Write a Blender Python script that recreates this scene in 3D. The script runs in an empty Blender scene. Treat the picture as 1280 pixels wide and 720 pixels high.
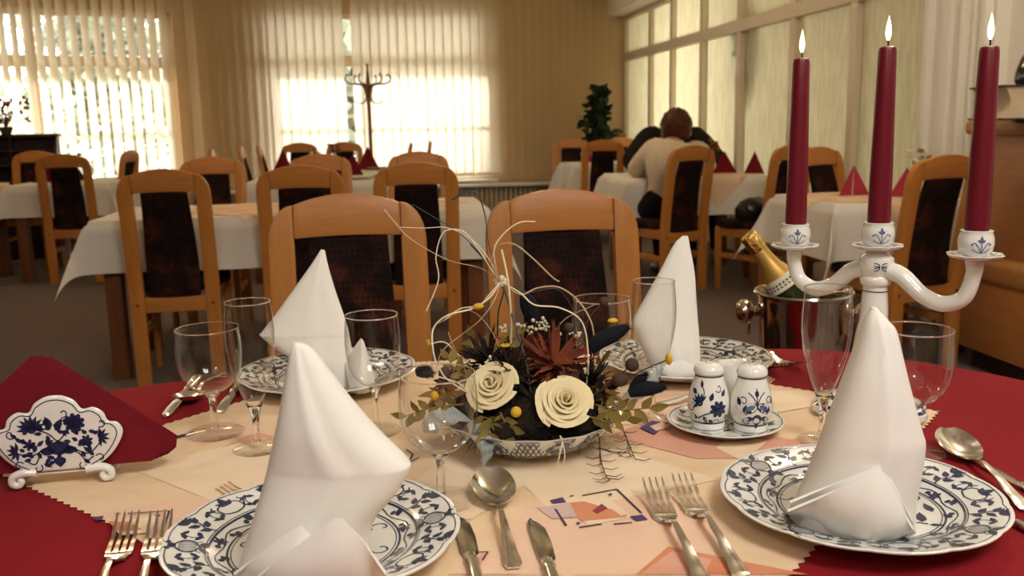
import bpy, bmesh, math, random
from mathutils import Vector, Matrix
R = math.radians
PI = math.pi
rnd = random.Random(7)
COL = bpy.context.scene.collection

# ------------------------------------------------------------------ camera
F, PIT, ROLL, YAW, CH = 1150.0, R(10.2), R(1.1), R(8.0), 1.15
fw = Vector((math.sin(YAW)*math.cos(PIT), math.cos(YAW)*math.cos(PIT), -math.sin(PIT)))
rt0 = Vector((math.cos(YAW), -math.sin(YAW), 0)); up0 = rt0.cross(fw)
rt = rt0*math.cos(ROLL) - up0*math.sin(ROLL); up = rt.cross(fw)
CAM = Vector((0, 0, CH))
DH = Vector((math.sin(YAW), math.cos(YAW), 0))            # horizontal view direction
def ray(px, py): return (fw*F + rt*(px-640) - up*(py-360)).normalized()
def at(px, py, z):                                         # survey point on a level plane
    d = ray(px, py); return CAM + d*((z-CH)/d.z)
def atd(px, py, dep):                                      # survey point at a distance into the room
    d = ray(px, py); return CAM + d*(dep/d.dot(DH))
def dep(p): return (Vector(p)-CAM).dot(DH)

# ------------------------------------------------------------------ materials
def mat(name, col=(.8, .8, .8), rough=.5, metal=0, **kw):
    m = bpy.data.materials.new(name); m.use_nodes = True
    b = m.node_tree.nodes['Principled BSDF']
    b.inputs['Base Color'].default_value = (*col, 1)
    b.inputs['Roughness'].default_value = rough
    b.inputs['Metallic'].default_value = metal
    for k, v in kw.items(): b.inputs[k.replace('_', ' ')].default_value = v
    return m
def nodes(m): return m.node_tree.nodes, m.node_tree.links, m.node_tree.nodes['Principled BSDF']
def coords(m, scale=(1, 1, 1), rot=(0, 0, 0), kind='Object'):
    N, L, b = nodes(m)
    t = N.new('ShaderNodeTexCoord'); mp = N.new('ShaderNodeMapping')
    mp.inputs['Scale'].default_value = scale; mp.inputs['Rotation'].default_value = rot
    L.new(t.outputs[kind], mp.inputs['Vector']); return mp.outputs['Vector']
def ramp(m, fac, stops, interp='LINEAR'):
    N, L, b = nodes(m)
    r = N.new('ShaderNodeValToRGB'); L.new(fac, r.inputs['Fac'])
    r.color_ramp.interpolation = interp
    e = r.color_ramp.elements
    while len(e) < len(stops): e.new(.5)
    for i, (p, c) in enumerate(stops): e[i].position = p; e[i].color = (*c, 1)
    return r.outputs['Color']
def noise(m, vec, scale, detail=3, rough=.5, dist=0):
    N, L, b = nodes(m)
    n = N.new('ShaderNodeTexNoise'); n.inputs['Scale'].default_value = scale
    n.inputs['Detail'].default_value = detail; n.inputs['Roughness'].default_value = rough
    n.inputs['Distortion'].default_value = dist
    L.new(vec, n.inputs['Vector']); return n.outputs['Fac']
def bump(m, h, strength=.2, dist=.002):
    N, L, b = nodes(m)
    n = N.new('ShaderNodeBump'); n.inputs['Strength'].default_value = strength; n.inputs['Distance'].default_value = dist
    L.new(h, n.inputs['Height']); L.new(n.outputs['Normal'], b.inputs['Normal'])
def setcol(m, c): m.node_tree.links.new(c, m.node_tree.nodes['Principled BSDF'].inputs['Base Color'])

def wood(name, c1, c2, rough=.38, sc=(14, 14, 1.3), nscale=3.0):
    m = mat(name, c1, rough)
    v = coords(m, sc); f = noise(m, v, nscale, 5, .6, .6)
    setcol(m, ramp(m, f, [(.3, c1), (.7, c2)]))
    bump(m, f, .06, .001)
    m.node_tree.nodes['Principled BSDF'].inputs['Coat Weight'].default_value = 0
    m.node_tree.nodes['Principled BSDF'].inputs['Specular IOR Level'].default_value = .3
    return m
def fabric(name, c1, c2, scale=700, b=.15, nscale=6, rough=.9):
    m = mat(name, c1, rough)
    v = coords(m); f = noise(m, v, nscale, 3)
    setcol(m, ramp(m, f, [(.3, c1), (.7, c2)]))
    bump(m, noise(m, v, scale, 1), b, .0006)
    m.node_tree.nodes['Principled BSDF'].inputs['Specular IOR Level'].default_value = .2
    return m

M = {}
M['beech'] = wood('beech_wood', (.50, .205, .045), (.42, .158, .031))
M['beech_x'] = wood('beech_rail', (.51, .21, .052), (.42, .158, .035), sc=(1.3, 14, 14))
M['table_wood'] = wood('table_wood', (.20, .075, .028), (.15, .05, .02))
M['dark_wood'] = wood('dark_cabinet_wood', (.040, .014, .009), (.026, .009, .006), rough=.5)
M['counter_wood'] = wood('counter_veneer', (.48, .21, .066), (.40, .16, .046), sc=(1.2, 1.2, 9), nscale=5)
M['counter_edge'] = wood('counter_molding', (.46, .22, .075), (.38, .17, .05), sc=(1.3, 9, 9))
M['seam'] = mat('joint_line', (.10, .035, .012), .8)
M['screw'] = mat('screw_dark', (.03, .012, .006), .4)
# chair upholstery: dark jacquard with rusty figures and woven squares
def upholstery():
    m = mat('jacquard', (.03, .008, .006), .85)
    N, L, b = nodes(m)
    v = coords(m, (1, 1, 1)); n1 = noise(m, v, 11, 4, .6)
    ck = N.new('ShaderNodeTexChecker'); ck.inputs['Scale'].default_value = 95
    v2 = coords(m, (1, 1, 1), (0, R(45), 0)); L.new(v2, ck.inputs['Vector'])
    base = ramp(m, n1, [(.40, (.007, .004, .003)), (.54, (.022, .007, .005)), (.64, (.060, .016, .008)), (.74, (.012, .005, .008))])
    mix = N.new('ShaderNodeMixRGB'); mix.blend_type = 'MULTIPLY'
    n2 = noise(m, v, 7, 2)
    mask = ramp(m, n2, [(.45, (0, 0, 0)), (.52, (.75, .75, .75))])
    L.new(mask, mix.inputs['Fac']); L.new(base, mix.inputs['Color1'])
    c2 = N.new('ShaderNodeMixRGB'); L.new(ck.outputs['Fac'], c2.inputs['Fac'])
    c2.inputs['Color1'].default_value = (.45, .38, .38, 1); c2.inputs['Color2'].default_value = (1.25, 1.0, .9, 1)
    L.new(c2.outputs['Color'], mix.inputs['Color2'])
    setcol(m, mix.outputs['Color'])
    bump(m, noise(m, v, 500, 1), .3, .0008)
    b.inputs['Specular IOR Level'].default_value = .15
    return m
M['uph'] = upholstery()
M['white_cloth'] = fabric('white_damask_cloth', (.74, .70, .63), (.70, .66, .59), 600, .12)
M['napkin'] = fabric('white_linen_napkin', (.86, .84, .80), (.83, .81, .77), 1100, .10, 14)
M['red_cloth'] = fabric('red_tablecloth_fabric', (.255, .0085, .014), (.215, .0065, .012), 1000, .25)
M['red_napkin'] = fabric('burgundy_napkin_fabric', (.175, .008, .016), (.14, .006, .013), 1200, .15)
M['pink_napkin'] = fabric('rose_napkin_fabric', (.38, .035, .06), (.33, .03, .05), 1200, .15)
def runner_mat(name, c1, c2, c3):
    m = mat(name, c1, .85)
    v = coords(m, (1, 2.2, 1), (0, 0, R(30))); f = noise(m, v, 9, 5, .6, .4)
    setcol(m, ramp(m, f, [(.3, c1), (.5, c2), (.72, c3)]))
    bump(m, noise(m, coords(m), 900, 1), .15, .0006)
    m.node_tree.nodes['Principled BSDF'].inputs['Specular IOR Level'].default_value = .2
    return m
M['peach'] = runner_mat('peach_print_cloth', (.71, .51, .32), (.76, .57, .38), (.73, .53, .35))
M['cream'] = runner_mat('print_cream_patch', (.77, .60, .42), (.80, .64, .47), (.77, .58, .40))
M['pink'] = runner_mat('print_pink_patch', (.73, .47, .33), (.76, .53, .39), (.74, .49, .36))
M['rose'] = runner_mat('print_rose_patch', (.62, .31, .22), (.66, .36, .26), (.63, .33, .24))
M['orange'] = runner_mat('print_orange_patch', (.58, .19, .10), (.62, .24, .13), (.64, .28, .16))
M['maroon'] = mat('print_maroon', (.25, .04, .05), .85)
M['purple'] = runner_mat('print_purple', (.085, .045, .14), (.10, .055, .16), (.07, .035, .12))
M['lilac'] = runner_mat('print_lilac', (.50, .36, .42), (.60, .44, .40), (.42, .28, .40))
M['ink'] = mat('print_ink_line', (.04, .02, .05), .85)
M['porcelain'] = mat('white_porcelain', (.80, .79, .75), .14, Coat_Weight=.5)
M['cobalt'] = mat('cobalt_underglaze', (.012, .028, .080), .16, Coat_Weight=.5)
M['cobalt_soft'] = mat('cobalt_wash', (.10, .15, .29), .16, Coat_Weight=.5)
M['steel'] = mat('polished_cutlery_steel', (.84, .82, .78), .15, 1)
M['steel_dark'] = mat('knife_blade_steel', (.55, .53, .50), .16, 1)
M['cooler'] = mat('polished_cooler_steel', (.62, .58, .53), .09, 1)
M['brass'] = mat('cooler_knob_metal', (.65, .55, .45), .15, 1)
M['glass'] = mat('clear_glass', (1, 1, 1), 0.0, Transmission_Weight=1.0, IOR=1.45)
M['bottle_glass'] = mat('dark_bottle_glass', (.012, .02, .008), .06, Coat_Weight=.6)
M['gold_foil'] = mat('gold_foil', (.78, .52, .16), .28, 1)
bump(M['gold_foil'], noise(M['gold_foil'], coords(M['gold_foil']), 120, 3), .7, .003)
M['gold_label'] = mat('matte_gold_label', (.50, .30, .07), .42, .45)
M['paper'] = mat('label_paper', (.72, .66, .52), .7)
M['black'] = mat('black_print', (.012, .010, .010), .6)
M['candle'] = mat('burgundy_wax', (.140, .004, .015), .34, Subsurface_Weight=.12, Subsurface_Scale=.01)
M['candle'].node_tree.nodes['Principled BSDF'].inputs['Subsurface Radius'].default_value = (1, .2, .15)
M['wick'] = mat('charred_wick', (.012, .009, .008), .9)
def emis(name, col, s):
    m = mat(name, col, .5); b = m.node_tree.nodes['Principled BSDF']
    b.inputs['Emission Color'].default_value = (*col, 1); b.inputs['Emission Strength'].default_value = s
    return m
M['flame'] = emis('candle_flame', (1, .74, .34), 5.0)
# setting
def carpet():
    m = mat('carpet', (.10, .07, .06), .95)
    v = coords(m); f = noise(m, v, 260, 2, .7)
    setcol(m, ramp(m, f, [(.35, (.105, .072, .062)), (.65, (.20, .145, .125))]))
    bump(m, f, .5, .004); return m
M['carpet'] = carpet()
M['plaster'] = fabric('cream_plaster', (.60, .44, .26), (.57, .41, .24), 200, .15)
M['ceiling'] = fabric('ceiling_paint', (.86, .81, .70), (.84, .79, .68), 200, .1)
M['white_paint'] = fabric('white_gloss_paint', (.84, .82, .75), (.82, .80, .73), 60, .04, rough=.4)
M['cream_frame'] = fabric('cream_partition_paint', (.70, .61, .46), (.67, .58, .43), 60, .05, rough=.5)
M['window_frame'] = mat('window_frame_paint', (.72, .64, .48), .4)
M['radiator'] = mat('radiator_enamel', (.55, .45, .30), .5)
def translucent(name, c1, c2, sc, tr, vec_scale=(1, 1, 1), tcol=None):
    m = mat(name, c1, .7); N, L, b = nodes(m)
    v = coords(m, vec_scale); f = noise(m, v, sc, 4)
    c = ramp(m, f, [(.3, c1), (.7, c2)]); setcol(m, c)
    t = N.new('ShaderNodeBsdfTranslucent')
    if tcol: t.inputs['Color'].default_value = (*tcol, 1)
    else: L.new(c, t.inputs['Color'])
    mx = N.new('ShaderNodeMixShader'); mx.inputs['Fac'].default_value = tr
    L.new(b.outputs['BSDF'], mx.inputs[1]); L.new(t.outputs['BSDF'], mx.inputs[2])
    L.new(mx.outputs['Shader'], N['Material Output'].inputs['Surface'])
    return m
M['blind'] = translucent('vertical_blind_fabric', (.70, .52, .28), (.67, .49, .26), 5, .5, (1, 1, 1), (.88, .83, .70))
M['frost'] = translucent('rippled_frosted_glass', (.74, .69, .50), (.58, .53, .36), 3.2, .72, (9, 9, 1.6))
M['thin_glass'] = mat('thin_clear_glass', (1, 1, 1), 0)
def thin(m, pw, mul):
    N, L, b = nodes(m)
    t = N.new('ShaderNodeBsdfTransparent'); t.inputs['Color'].default_value = (.975, .975, .965, 1)
    g = N.new('ShaderNodeBsdfGlossy'); g.inputs['Roughness'].default_value = .02
    lw = N.new('ShaderNodeLayerWeight'); lw.inputs['Blend'].default_value = .5
    p = N.new('ShaderNodeMath'); p.operation = 'POWER'; p.inputs[1].default_value = pw; L.new(lw.outputs['Facing'], p.inputs[0])
    q = N.new('ShaderNodeMath'); q.operation = 'MULTIPLY_ADD'; q.inputs[1].default_value = mul; q.inputs[2].default_value = .045; L.new(p.outputs[0], q.inputs[0])
    mx = N.new('ShaderNodeMixShader'); L.new(q.outputs[0], mx.inputs['Fac']); L.new(t.outputs[0], mx.inputs[1]); L.new(g.outputs[0], mx.inputs[2])
    L.new(mx.outputs[0], N['Material Output'].inputs['Surface'])
thin(M['thin_glass'], 2.4, .80)
M['foot_glass'] = mat('glass_foot', (1, 1, 1), 0); thin(M['foot_glass'], 5.0, .7)
M['paving'] = mat('pale_paving', (.22, .22, .19), .9)
M['pane'] = mat('window_pane', (1, 1, 1), 0, Transmission_Weight=1, IOR=1.02)
# flowers, foliage, people
M['rose_petal'] = mat('cream_wooden_rose', (.74, .63, .38), .75)
M['rust_petal'] = fabric('rust_dried_petal', (.20, .045, .018), (.085, .020, .010), 300, .2, 40)
M['dark_moss'] = fabric('dark_dried_moss', (.008, .006, .005), (.024, .013, .008), 300, .3, 60)
M['leaf'] = fabric('olive_dried_leaf', (.26, .19, .055), (.17, .125, .04), 300, .15, 30)
M['yellow'] = mat('yellow_dried_bud', (.62, .38, .02), .8)
M['ochre'] = fabric('ochre_dried_flower', (.36, .19, .045), (.22, .11, .03), 300, .2, 60)
M['brown_bud'] = mat('brown_seed_pod', (.055, .024, .016), .8)
M['straw'] = mat('bleached_straw', (.78, .68, .50), .6)
M['straw_tan'] = mat('tan_straw', (.50, .36, .20), .6)
M['teal_stem'] = mat('dark_teal_stem', (.018, .045, .055), .5)
M['black_fluff'] = fabric('blue_black_fluffy_grass', (.006, .007, .013), (.010, .011, .019), 500, .6, 60)
M['twig'] = mat('brown_twig', (.07, .032, .016), .8)
M['white_bloom'] = mat('white_tiny_flower', (.74, .66, .50), .8)
M['gauze'] = translucent('pale_blue_gauze', (.80, .84, .85), (.58, .70, .75), 60, .5)
def sheer(m, k):
    N, L, b = nodes(m); o = N['Material Output']; s = o.inputs['Surface'].links[0].from_socket
    t = N.new('ShaderNodeBsdfTransparent'); mx = N.new('ShaderNodeMixShader'); mx.inputs['Fac'].default_value = k
    w = N.new('ShaderNodeTexWave'); w.inputs['Scale'].default_value = 260; w.inputs['Distortion'].default_value = 3
    L.new(coords(m), w.inputs['Vector']); q = N.new('ShaderNodeMath'); q.operation = 'MULTIPLY'; q.inputs[1].default_value = k*2; L.new(w.outputs['Fac'], q.inputs[0]); L.new(q.outputs[0], mx.inputs['Fac'])
    L.new(s, mx.inputs[1]); L.new(t.outputs[0], mx.inputs[2]); L.new(mx.outputs[0], o.inputs['Surface'])
sheer(M['gauze'], .42)
M['green'] = fabric('dark_green_leaf', (.012, .022, .009), (.02, .034, .012), 100, .1, 20)
M['green'].node_tree.nodes['Principled BSDF'].inputs['Roughness'].default_value = .5
M['tree_green'] = translucent('tree_leaf', (.24, .26, .19), (.31, .33, .25), 3, .4)
M['bark'] = mat('tree_bark', (.09, .06, .04), .9)
M['skin'] = mat('skin', (.55, .30, .19), .55, Subsurface_Weight=.05)
M['beige_knit'] = fabric('beige_knit', (.66, .55, .41), (.61, .50, .37), 260, .4, 30)
M['black_knit'] = fabric('black_knit', (.010, .008, .008), (.014, .011, .010), 260, .3, 30)
M['black_cloth'] = fabric('black_trouser_cloth', (.011, .009, .009), (.016, .013, .012), 260, .2, 30)
M['brown_hair'] = fabric('reddish_brown_hair', (.105, .030, .012), (.040, .012, .006), 45, .5, 40, rough=.45)
M['dark_hair'] = fabric('dark_hair', (.014, .009, .007), (.022, .012, .008), 60, .5, 40, rough=.5)
M['leather'] = mat('black_leather', (.010, .008, .008), .35)
M['terracotta'] = mat('dark_plant_pot', (.05, .03, .025), .6)
M['book_page'] = fabric('book_page_edges', (.60, .50, .36), (.44, .35, .24), 30, .1, 3)
M['book_cover'] = mat('dark_book_cover', (.03, .015, .01), .5)
M['black_gloss'] = mat('glossy_black_ceramic', (.008, .008, .009), .12)
M['bentwood'] = mat('bentwood_brown', (.20, .085, .025), .35)
M['ceramic_white'] = mat('white_ceramic', (.75, .70, .60), .3)

# ------------------------------------------------------------------ mesh helpers
def tag(o, label=None, cat=None, group=None, kind=None):
    if label: o['label'] = label
    if cat: o['category'] = cat
    if group: o['group'] = group
    if kind: o['kind'] = kind
    return o
def empty(name, loc=(0, 0, 0), rz=0, label=None, cat=None, group=None):
    o = bpy.data.objects.new(name, None); COL.objects.link(o)
    o.location = loc; o.rotation_euler = (0, 0, rz); o.empty_display_size = .05
    return tag(o, label, cat, group)
def obj(name, bm, m, parent=None, smooth=True, angle=40):
    me = bpy.data.meshes.new(name)
    bmesh.ops.recalc_face_normals(bm, faces=bm.faces)
    bm.to_mesh(me); bm.free()
    for k in (m if isinstance(m, (list, tuple)) else [m]): me.materials.append(M[k])
    if smooth:
        me.shade_smooth()
        me.set_sharp_from_angle(angle=R(angle))
    o = bpy.data.objects.new(name, me); COL.objects.link(o)
    if parent is not None: o.parent = parent
    return o
def struct(name, bm, m, **kw):
    o = obj(name, bm, m, **kw); o['kind'] = 'structure'; return o
def copy_tree(o, parent=None):
    c = o.copy(); COL.objects.link(c)
    if parent is not None: c.parent = parent
    for ch in list(o.children): copy_tree(ch, c)
    return c
def bevel(bm, w, seg=2, ang=35, verts=None):
    bm.normal_update()
    es = [e for e in bm.edges if len(e.link_faces) == 2 and e.calc_face_angle(0) > R(ang)]
    if es: bmesh.ops.bevel(bm, geom=es, offset=w, segments=seg, profile=.6, affect='EDGES', clamp_overlap=True)
def merge(bm, other):
    me = bpy.data.meshes.new('t'); other.to_mesh(me); other.free(); bm.from_mesh(me); bpy.data.meshes.remove(me)
def box(bm, c, s, rz=0, bev=0, mi=0, mtx=None):
    b = bmesh.new(); bmesh.ops.create_cube(b, size=1)
    bmesh.ops.scale(b, vec=s, verts=b.verts)
    if bev: bevel(b, bev)
    mt = Matrix.Translation(c) @ Matrix.Rotation(rz, 4, 'Z')
    if mtx is not None: mt = mtx @ mt
    bmesh.ops.transform(b, matrix=mt, verts=b.verts)
    for f in b.faces: f.material_index = mi
    merge(bm, b); return bm
def bx(c, s, rz=0, bev=0): return box(bmesh.new(), c, s, rz, bev)
def ring_loft(bm, rings, cap0=True, cap1=True, mi=0, closed=True):
    vs = [[bm.verts.new(p) for p in r] for r in rings]
    n = len(vs[0])
    for a, b in zip(vs, vs[1:]):
        for i in range(n if closed else n-1):
            j = (i+1) % n
            f = bm.faces.new((a[i], a[j], b[j], b[i])); f.material_index = mi
    if cap0 and closed: bm.faces.new(list(reversed(vs[0]))).material_index = mi
    if cap1 and closed: bm.faces.new(vs[-1]).material_index = mi
    return vs
def lathe(prof, seg=32, bm=None, mi=0, mtx=None, rfun=None, close=True):
    """prof: list of (r,z); r==0 at the ends makes a pole"""
    b = bmesh.new(); rows = []
    for r, z in prof:
        if r < 1e-6: rows.append([b.verts.new((0, 0, z))])
        else:
            row = []
            for k in range(seg):
                a = 2*PI*k/seg; q = r*(rfun(a, r) if rfun else 1)
                row.append(b.verts.new((q*math.cos(a), q*math.sin(a), z)))
            rows.append(row)
    for A, B in zip(rows, rows[1:]):
        for k in range(seg):
            j = (k+1) % seg
            if len(A) == 1 and len(B) == 1: continue
            if len(A) == 1: f = b.faces.new((A[0], B[k], B[j]))
            elif len(B) == 1: f = b.faces.new((A[k], A[j], B[0]))
            else: f = b.faces.new((A[k], A[j], B[j], B[k]))
            f.material_index = mi
    if mtx is not None: bmesh.ops.transform(b, matrix=mtx, verts=b.verts)
    if bm is None: return b
    merge(bm, b); return bm
def catmull(pts, n=8):
    P = [Vector(p) for p in pts]
    if len(P) < 3: return [P[0].lerp(P[-1], i/n) for i in range(n+1)]
    Q = [P[0]*2-P[1]] + P + [P[-1]*2-P[-2]]; out = []
    for i in range(1, len(Q)-2):
        a, b, c, d = Q[i-1:i+3]
        for k in range(n):
            t = k/n
            out.append(.5*((2*b)+(c-a)*t+(2*a-5*b+4*c-d)*t*t+(3*b-a-3*c+d)*t**3))
    out.append(P[-1]); return out
def tube(bm, pts, rad, seg=8, mi=0, smooth_n=0, cap=True):
    P = catmull(pts, smooth_n) if smooth_n else [Vector(p) for p in pts]
    n = len(P)
    if callable(rad): rr = [rad(i/(n-1)) for i in range(n)]
    elif isinstance(rad, (list, tuple)):
        m_ = len(rad)-1; rr = []
        for i in range(n):
            t = i/(n-1)*m_; k = min(int(t), m_-1); rr.append(rad[k]+(rad[k+1]-rad[k])*(t-k))
    else: rr = [rad]*n
    up_ = Vector((0, 0, 1)); prev = None; rings = []
    for i in range(n):
        t = (P[min(i+1, n-1)]-P[max(i-1, 0)]).normalized()
        if prev is None:
            a = t.cross(up_)
            if a.length < .1: a = t.cross(Vector((1, 0, 0)))
        else: a = prev - t*prev.dot(t)
        a.normalize(); b = t.cross(a); prev = a
        rings.append([P[i]+(a*math.cos(2*PI*k/seg)+b*math.sin(2*PI*k/seg))*rr[i] for k in range(seg)])
    ring_loft(bm, rings, cap, cap, mi); return bm
def tb(pts, rad, seg=8, sn=0): return tube(bmesh.new(), pts, rad, seg, 0, sn)
def sphere(bm, c, r, seg=12, mi=0, scale=(1, 1, 1), mtx=None):
    b = bmesh.new(); bmesh.ops.create_uvsphere(b, u_segments=seg, v_segments=max(6, seg*2//3), radius=r)
    m_ = Matrix.Translation(c) @ (mtx if mtx is not None else Matrix()) @ Matrix.Diagonal((*scale, 1))
    bmesh.ops.transform(b, matrix=m_, verts=b.verts)
    for f in b.faces: f.material_index = mi
    merge(bm, b); return bm
def sheet(grid, thick=0, bm=None, mi=0):
    """grid[i][j] points -> surface, optionally given a thickness"""
    b = bm if bm is not None else bmesh.new()
    V = [[b.verts.new(p) for p in row] for row in grid]
    fs = []
    for i in range(len(V)-1):
        for j in range(len(V[0])-1):
            f = b.faces.new((V[i][j], V[i+1][j], V[i+1][j+1], V[i][j+1])); f.material_index = mi; fs.append(f)
    if thick:
        bmesh.ops.recalc_face_normals(b, faces=fs)
        bmesh.ops.solidify(b, geom=fs, thickness=thick)
    return b
def prism(poly, z0, z1, bm=None, mi=0):
    b = bm if bm is not None else bmesh.new()
    lo = [b.verts.new((x, y, z0)) for x, y in poly]; hi = [b.verts.new((x, y, z1)) for x, y in poly]
    n = len(poly)
    b.faces.new(list(reversed(lo))).material_index = mi; b.faces.new(hi).material_index = mi
    for i in range(n): b.faces.new((lo[i], lo[(i+1) % n], hi[(i+1) % n], hi[i])).material_index = mi
    return b
def align(axis, pos):
    q = Vector((0, 0, 1)).rotation_difference(Vector(axis).normalized())
    return Matrix.Translation(pos) @ q.to_matrix().to_4x4()
def skin_bm(chains, sub=2):
    """chains: list of lists of (point, radius); first vertex of the first chain is the root; shared points are welded"""
    verts, rads, edges, idx = [], [], [], {}
    def vid(p, r):
        k = tuple(round(c, 4) for c in p)
        if k not in idx: idx[k] = len(verts); verts.append(p); rads.append(r)
        return idx[k]
    for ch in chains:
        ids = [vid(p, r) for p, r in ch]
        edges += [(a, b) for a, b in zip(ids, ids[1:])]
    me = bpy.data.meshes.new('sk'); me.from_pydata([tuple(v) for v in verts], edges, [])
    o = bpy.data.objects.new('sk', me); COL.objects.link(o)
    md = o.modifiers.new('s', 'SKIN'); md.use_smooth_shade = True
    for i, r in enumerate(rads):
        rr = r if isinstance(r, tuple) else (r, r)
        me.skin_vertices[0].data[i].radius = rr
    me.skin_vertices[0].data[0].use_root = True
    o.modifiers.new('d', 'SUBSURF').levels = sub
    dg = bpy.context.evaluated_depsgraph_get(); dg.update()
    e = o.evaluated_get(dg); m2 = bpy.data.meshes.new_from_object(e)
    b = bmesh.new(); b.from_mesh(m2)
    bpy.data.objects.remove(o); bpy.data.meshes.remove(m2)
    return b

# ------------------------------------------------------------------ painted decoration (kept inside the part's mesh)
class Deco:
    def __init__(s): s.polys = []
    def poly(s, pts, mi=1): s.polys.append((list(pts), mi))
    def stroke(s, pts, w=.001, taper=False, mi=1, n=6):
        P = [Vector(p) for p in catmull([(x, y, 0) for x, y in pts], n)]
        N_ = len(P); L_, R_ = [], []
        for i in range(N_):
            t = (P[min(i+1, N_-1)]-P[max(i-1, 0)]); t.normalize()
            k = Vector((-t.y, t.x, 0)); ww = w/2*((1-.8*i/(N_-1)) if taper else 1)
            L_.append(P[i]+k*ww); R_.append(P[i]-k*ww)
        for i in range(N_-1):
            s.polys.append(([(q.x, q.y) for q in (L_[i], L_[i+1], R_[i+1], R_[i])], mi))
    def blob(s, x, y, rx, ry=None, a=0, mi=1, n=10):
        ry = ry or rx; c, d = math.cos(a), math.sin(a)
        s.poly([(x+rx*math.cos(t)*c-ry*math.sin(t)*d, y+rx*math.cos(t)*d+ry*math.sin(t)*c) for t in [2*PI*k/n for k in range(n)]], mi)
    def leaf(s, x, y, a, l, w, mi=1):
        c, d = math.cos(a), math.sin(a)
        s.poly([(x+u*c-v*d, y+u*d+v*c) for u, v in ((0, 0), (l*.3, w*.5), (l*.6, w*.45), (l, 0), (l*.6, -w*.45), (l*.3, -w*.5))], mi)
    def flower(s, x, y, r, n=6, mi=1):
        for k in range(n):
            a = 2*PI*k/n+.3
            s.blob(x+r*.6*math.cos(a), y+r*.6*math.sin(a), r*.42, r*.26, a, mi)
        s.blob(x, y, r*.25, None, 0, mi)
    def aster(s, x, y, r, a0=0, n=7, spread=PI):
        for k in range(n):
            a = a0-spread/2+spread*k/(n-1); s.leaf(x, y, a, r, r*.3)
    def curl(s, x, y, a, r, d=1, w=.0009):
        pts = []
        for k in range(10):
            t = k/9; ang = a+d*t*1.6*PI; rr = r*(1-.75*t)
            pts.append((x+r*math.cos(a)-rr*math.cos(ang)*1.0, y+r*math.sin(a)-rr*math.sin(ang)))
        s.stroke(pts, w, n=2)
    def ringarc(s, r, w, n=96, rf=None):           # in polar mode: a full circle line
        for k in range(n):
            a, b = 2*PI*k/n, 2*PI*(k+1)/n
            ra, rb = (r*(rf(a) if rf else 1), r*(rf(b) if rf else 1))
            s.polys.append(([(ra*math.cos(a), ra*math.sin(a)), (rb*math.cos(b), rb*math.sin(b)),
                             ((rb+w)*math.cos(b), (rb+w)*math.sin(b)), ((ra+w)*math.cos(a), (ra+w)*math.sin(a))], 1))
    def emit(s, bm, f, xf=None):
        for k, (pts, mi) in enumerate(s.polys):
            vs = [bm.verts.new(f(*(xf(*p) if xf else p))) for p in pts]
            try: bm.faces.new(vs).material_index = mi
            except ValueError: pass
    def add(s, o, x, y, sc=1, a=0, flip=1):
        c, d = math.cos(a), math.sin(a)
        for pts, mi in o.polys:
            s.polys.append(([(x+sc*(flip*u*c-v*d), y+sc*(flip*u*d+v*c)) for u, v in pts], mi))
def obj_deco(name, bm, deco_bm, mats, parent=None, angle=40):
    """base mesh with decoration faces laid on top; only the base gets its normals recalculated"""
    bmesh.ops.recalc_face_normals(bm, faces=bm.faces)
    merge(bm, deco_bm)
    me = bpy.data.meshes.new(name); bm.to_mesh(me); bm.free()
    for k in mats: me.materials.append(M[k])
    me.shade_smooth(); me.set_sharp_from_angle(angle=R(angle))
    o = bpy.data.objects.new(name, me); COL.objects.link(o)
    if parent is not None: o.parent = parent
    return o
def interp(prof, t):
    for (a, b), (c, d) in zip(prof, prof[1:]):
        if a <= t <= c: return b+(d-b)*(t-a)/max(c-a, 1e-9)
    return prof[-1][1] if t > prof[-1][0] else prof[0][1]


# ================================================================== THE SETTING
XW, YB, ZC = 3.1, 11.4, 3.0
struct('floor', bx((-.5, 4.3, -.05), (14, 15.2, .1)), 'carpet')
struct('ceiling', bx((-.5, 4.3, ZC+.05), (14, 15.2, .1)), 'ceiling')
CORN = Vector((-2.13, YB, 0)); LD = Vector((-math.cos(R(20)), -math.sin(R(20)), 0)); LN = Vector((math.sin(R(20)), -math.cos(R(20)), 0))
def wall_open(name, P, D, Nn, L, s0, s1, z0, z1, m):
    ang = math.atan2(D.y, D.x); b = bmesh.new()
    def seg(a, c, za, zb):
        if c-a < .01 or zb-za < .01: return
        p = P + D*((a+c)/2) - Nn*.1; box(b, (p.x, p.y, (za+zb)/2), (c-a, .2, zb-za), ang)
    seg(0, s0, 0, ZC); seg(s1, L, 0, ZC); seg(s0, s1, 0, z0); seg(s0, s1, z1, ZC)
    return struct(name, b, m, smooth=False)
BD, BN, BP = Vector((1, 0, 0)), Vector((0, -1, 0)), Vector((-2.13, YB, 0))
wall_open('wall_back', BP, BD, BN, 5.33, .88, 3.52, .47, 2.46, 'plaster')
wall_open('wall_left_angled', CORN, LD, LN, 5.2, .16, 4.3, .47, 2.46, 'plaster')
struct('wall_left', bx((-7.2, 3.3, ZC/2), (.2, 13, ZC)), 'plaster', smooth=False)
struct('wall_behind', bx((-.5, -3.1, ZC/2), (14, .2, ZC)), 'plaster', smooth=False)
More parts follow.
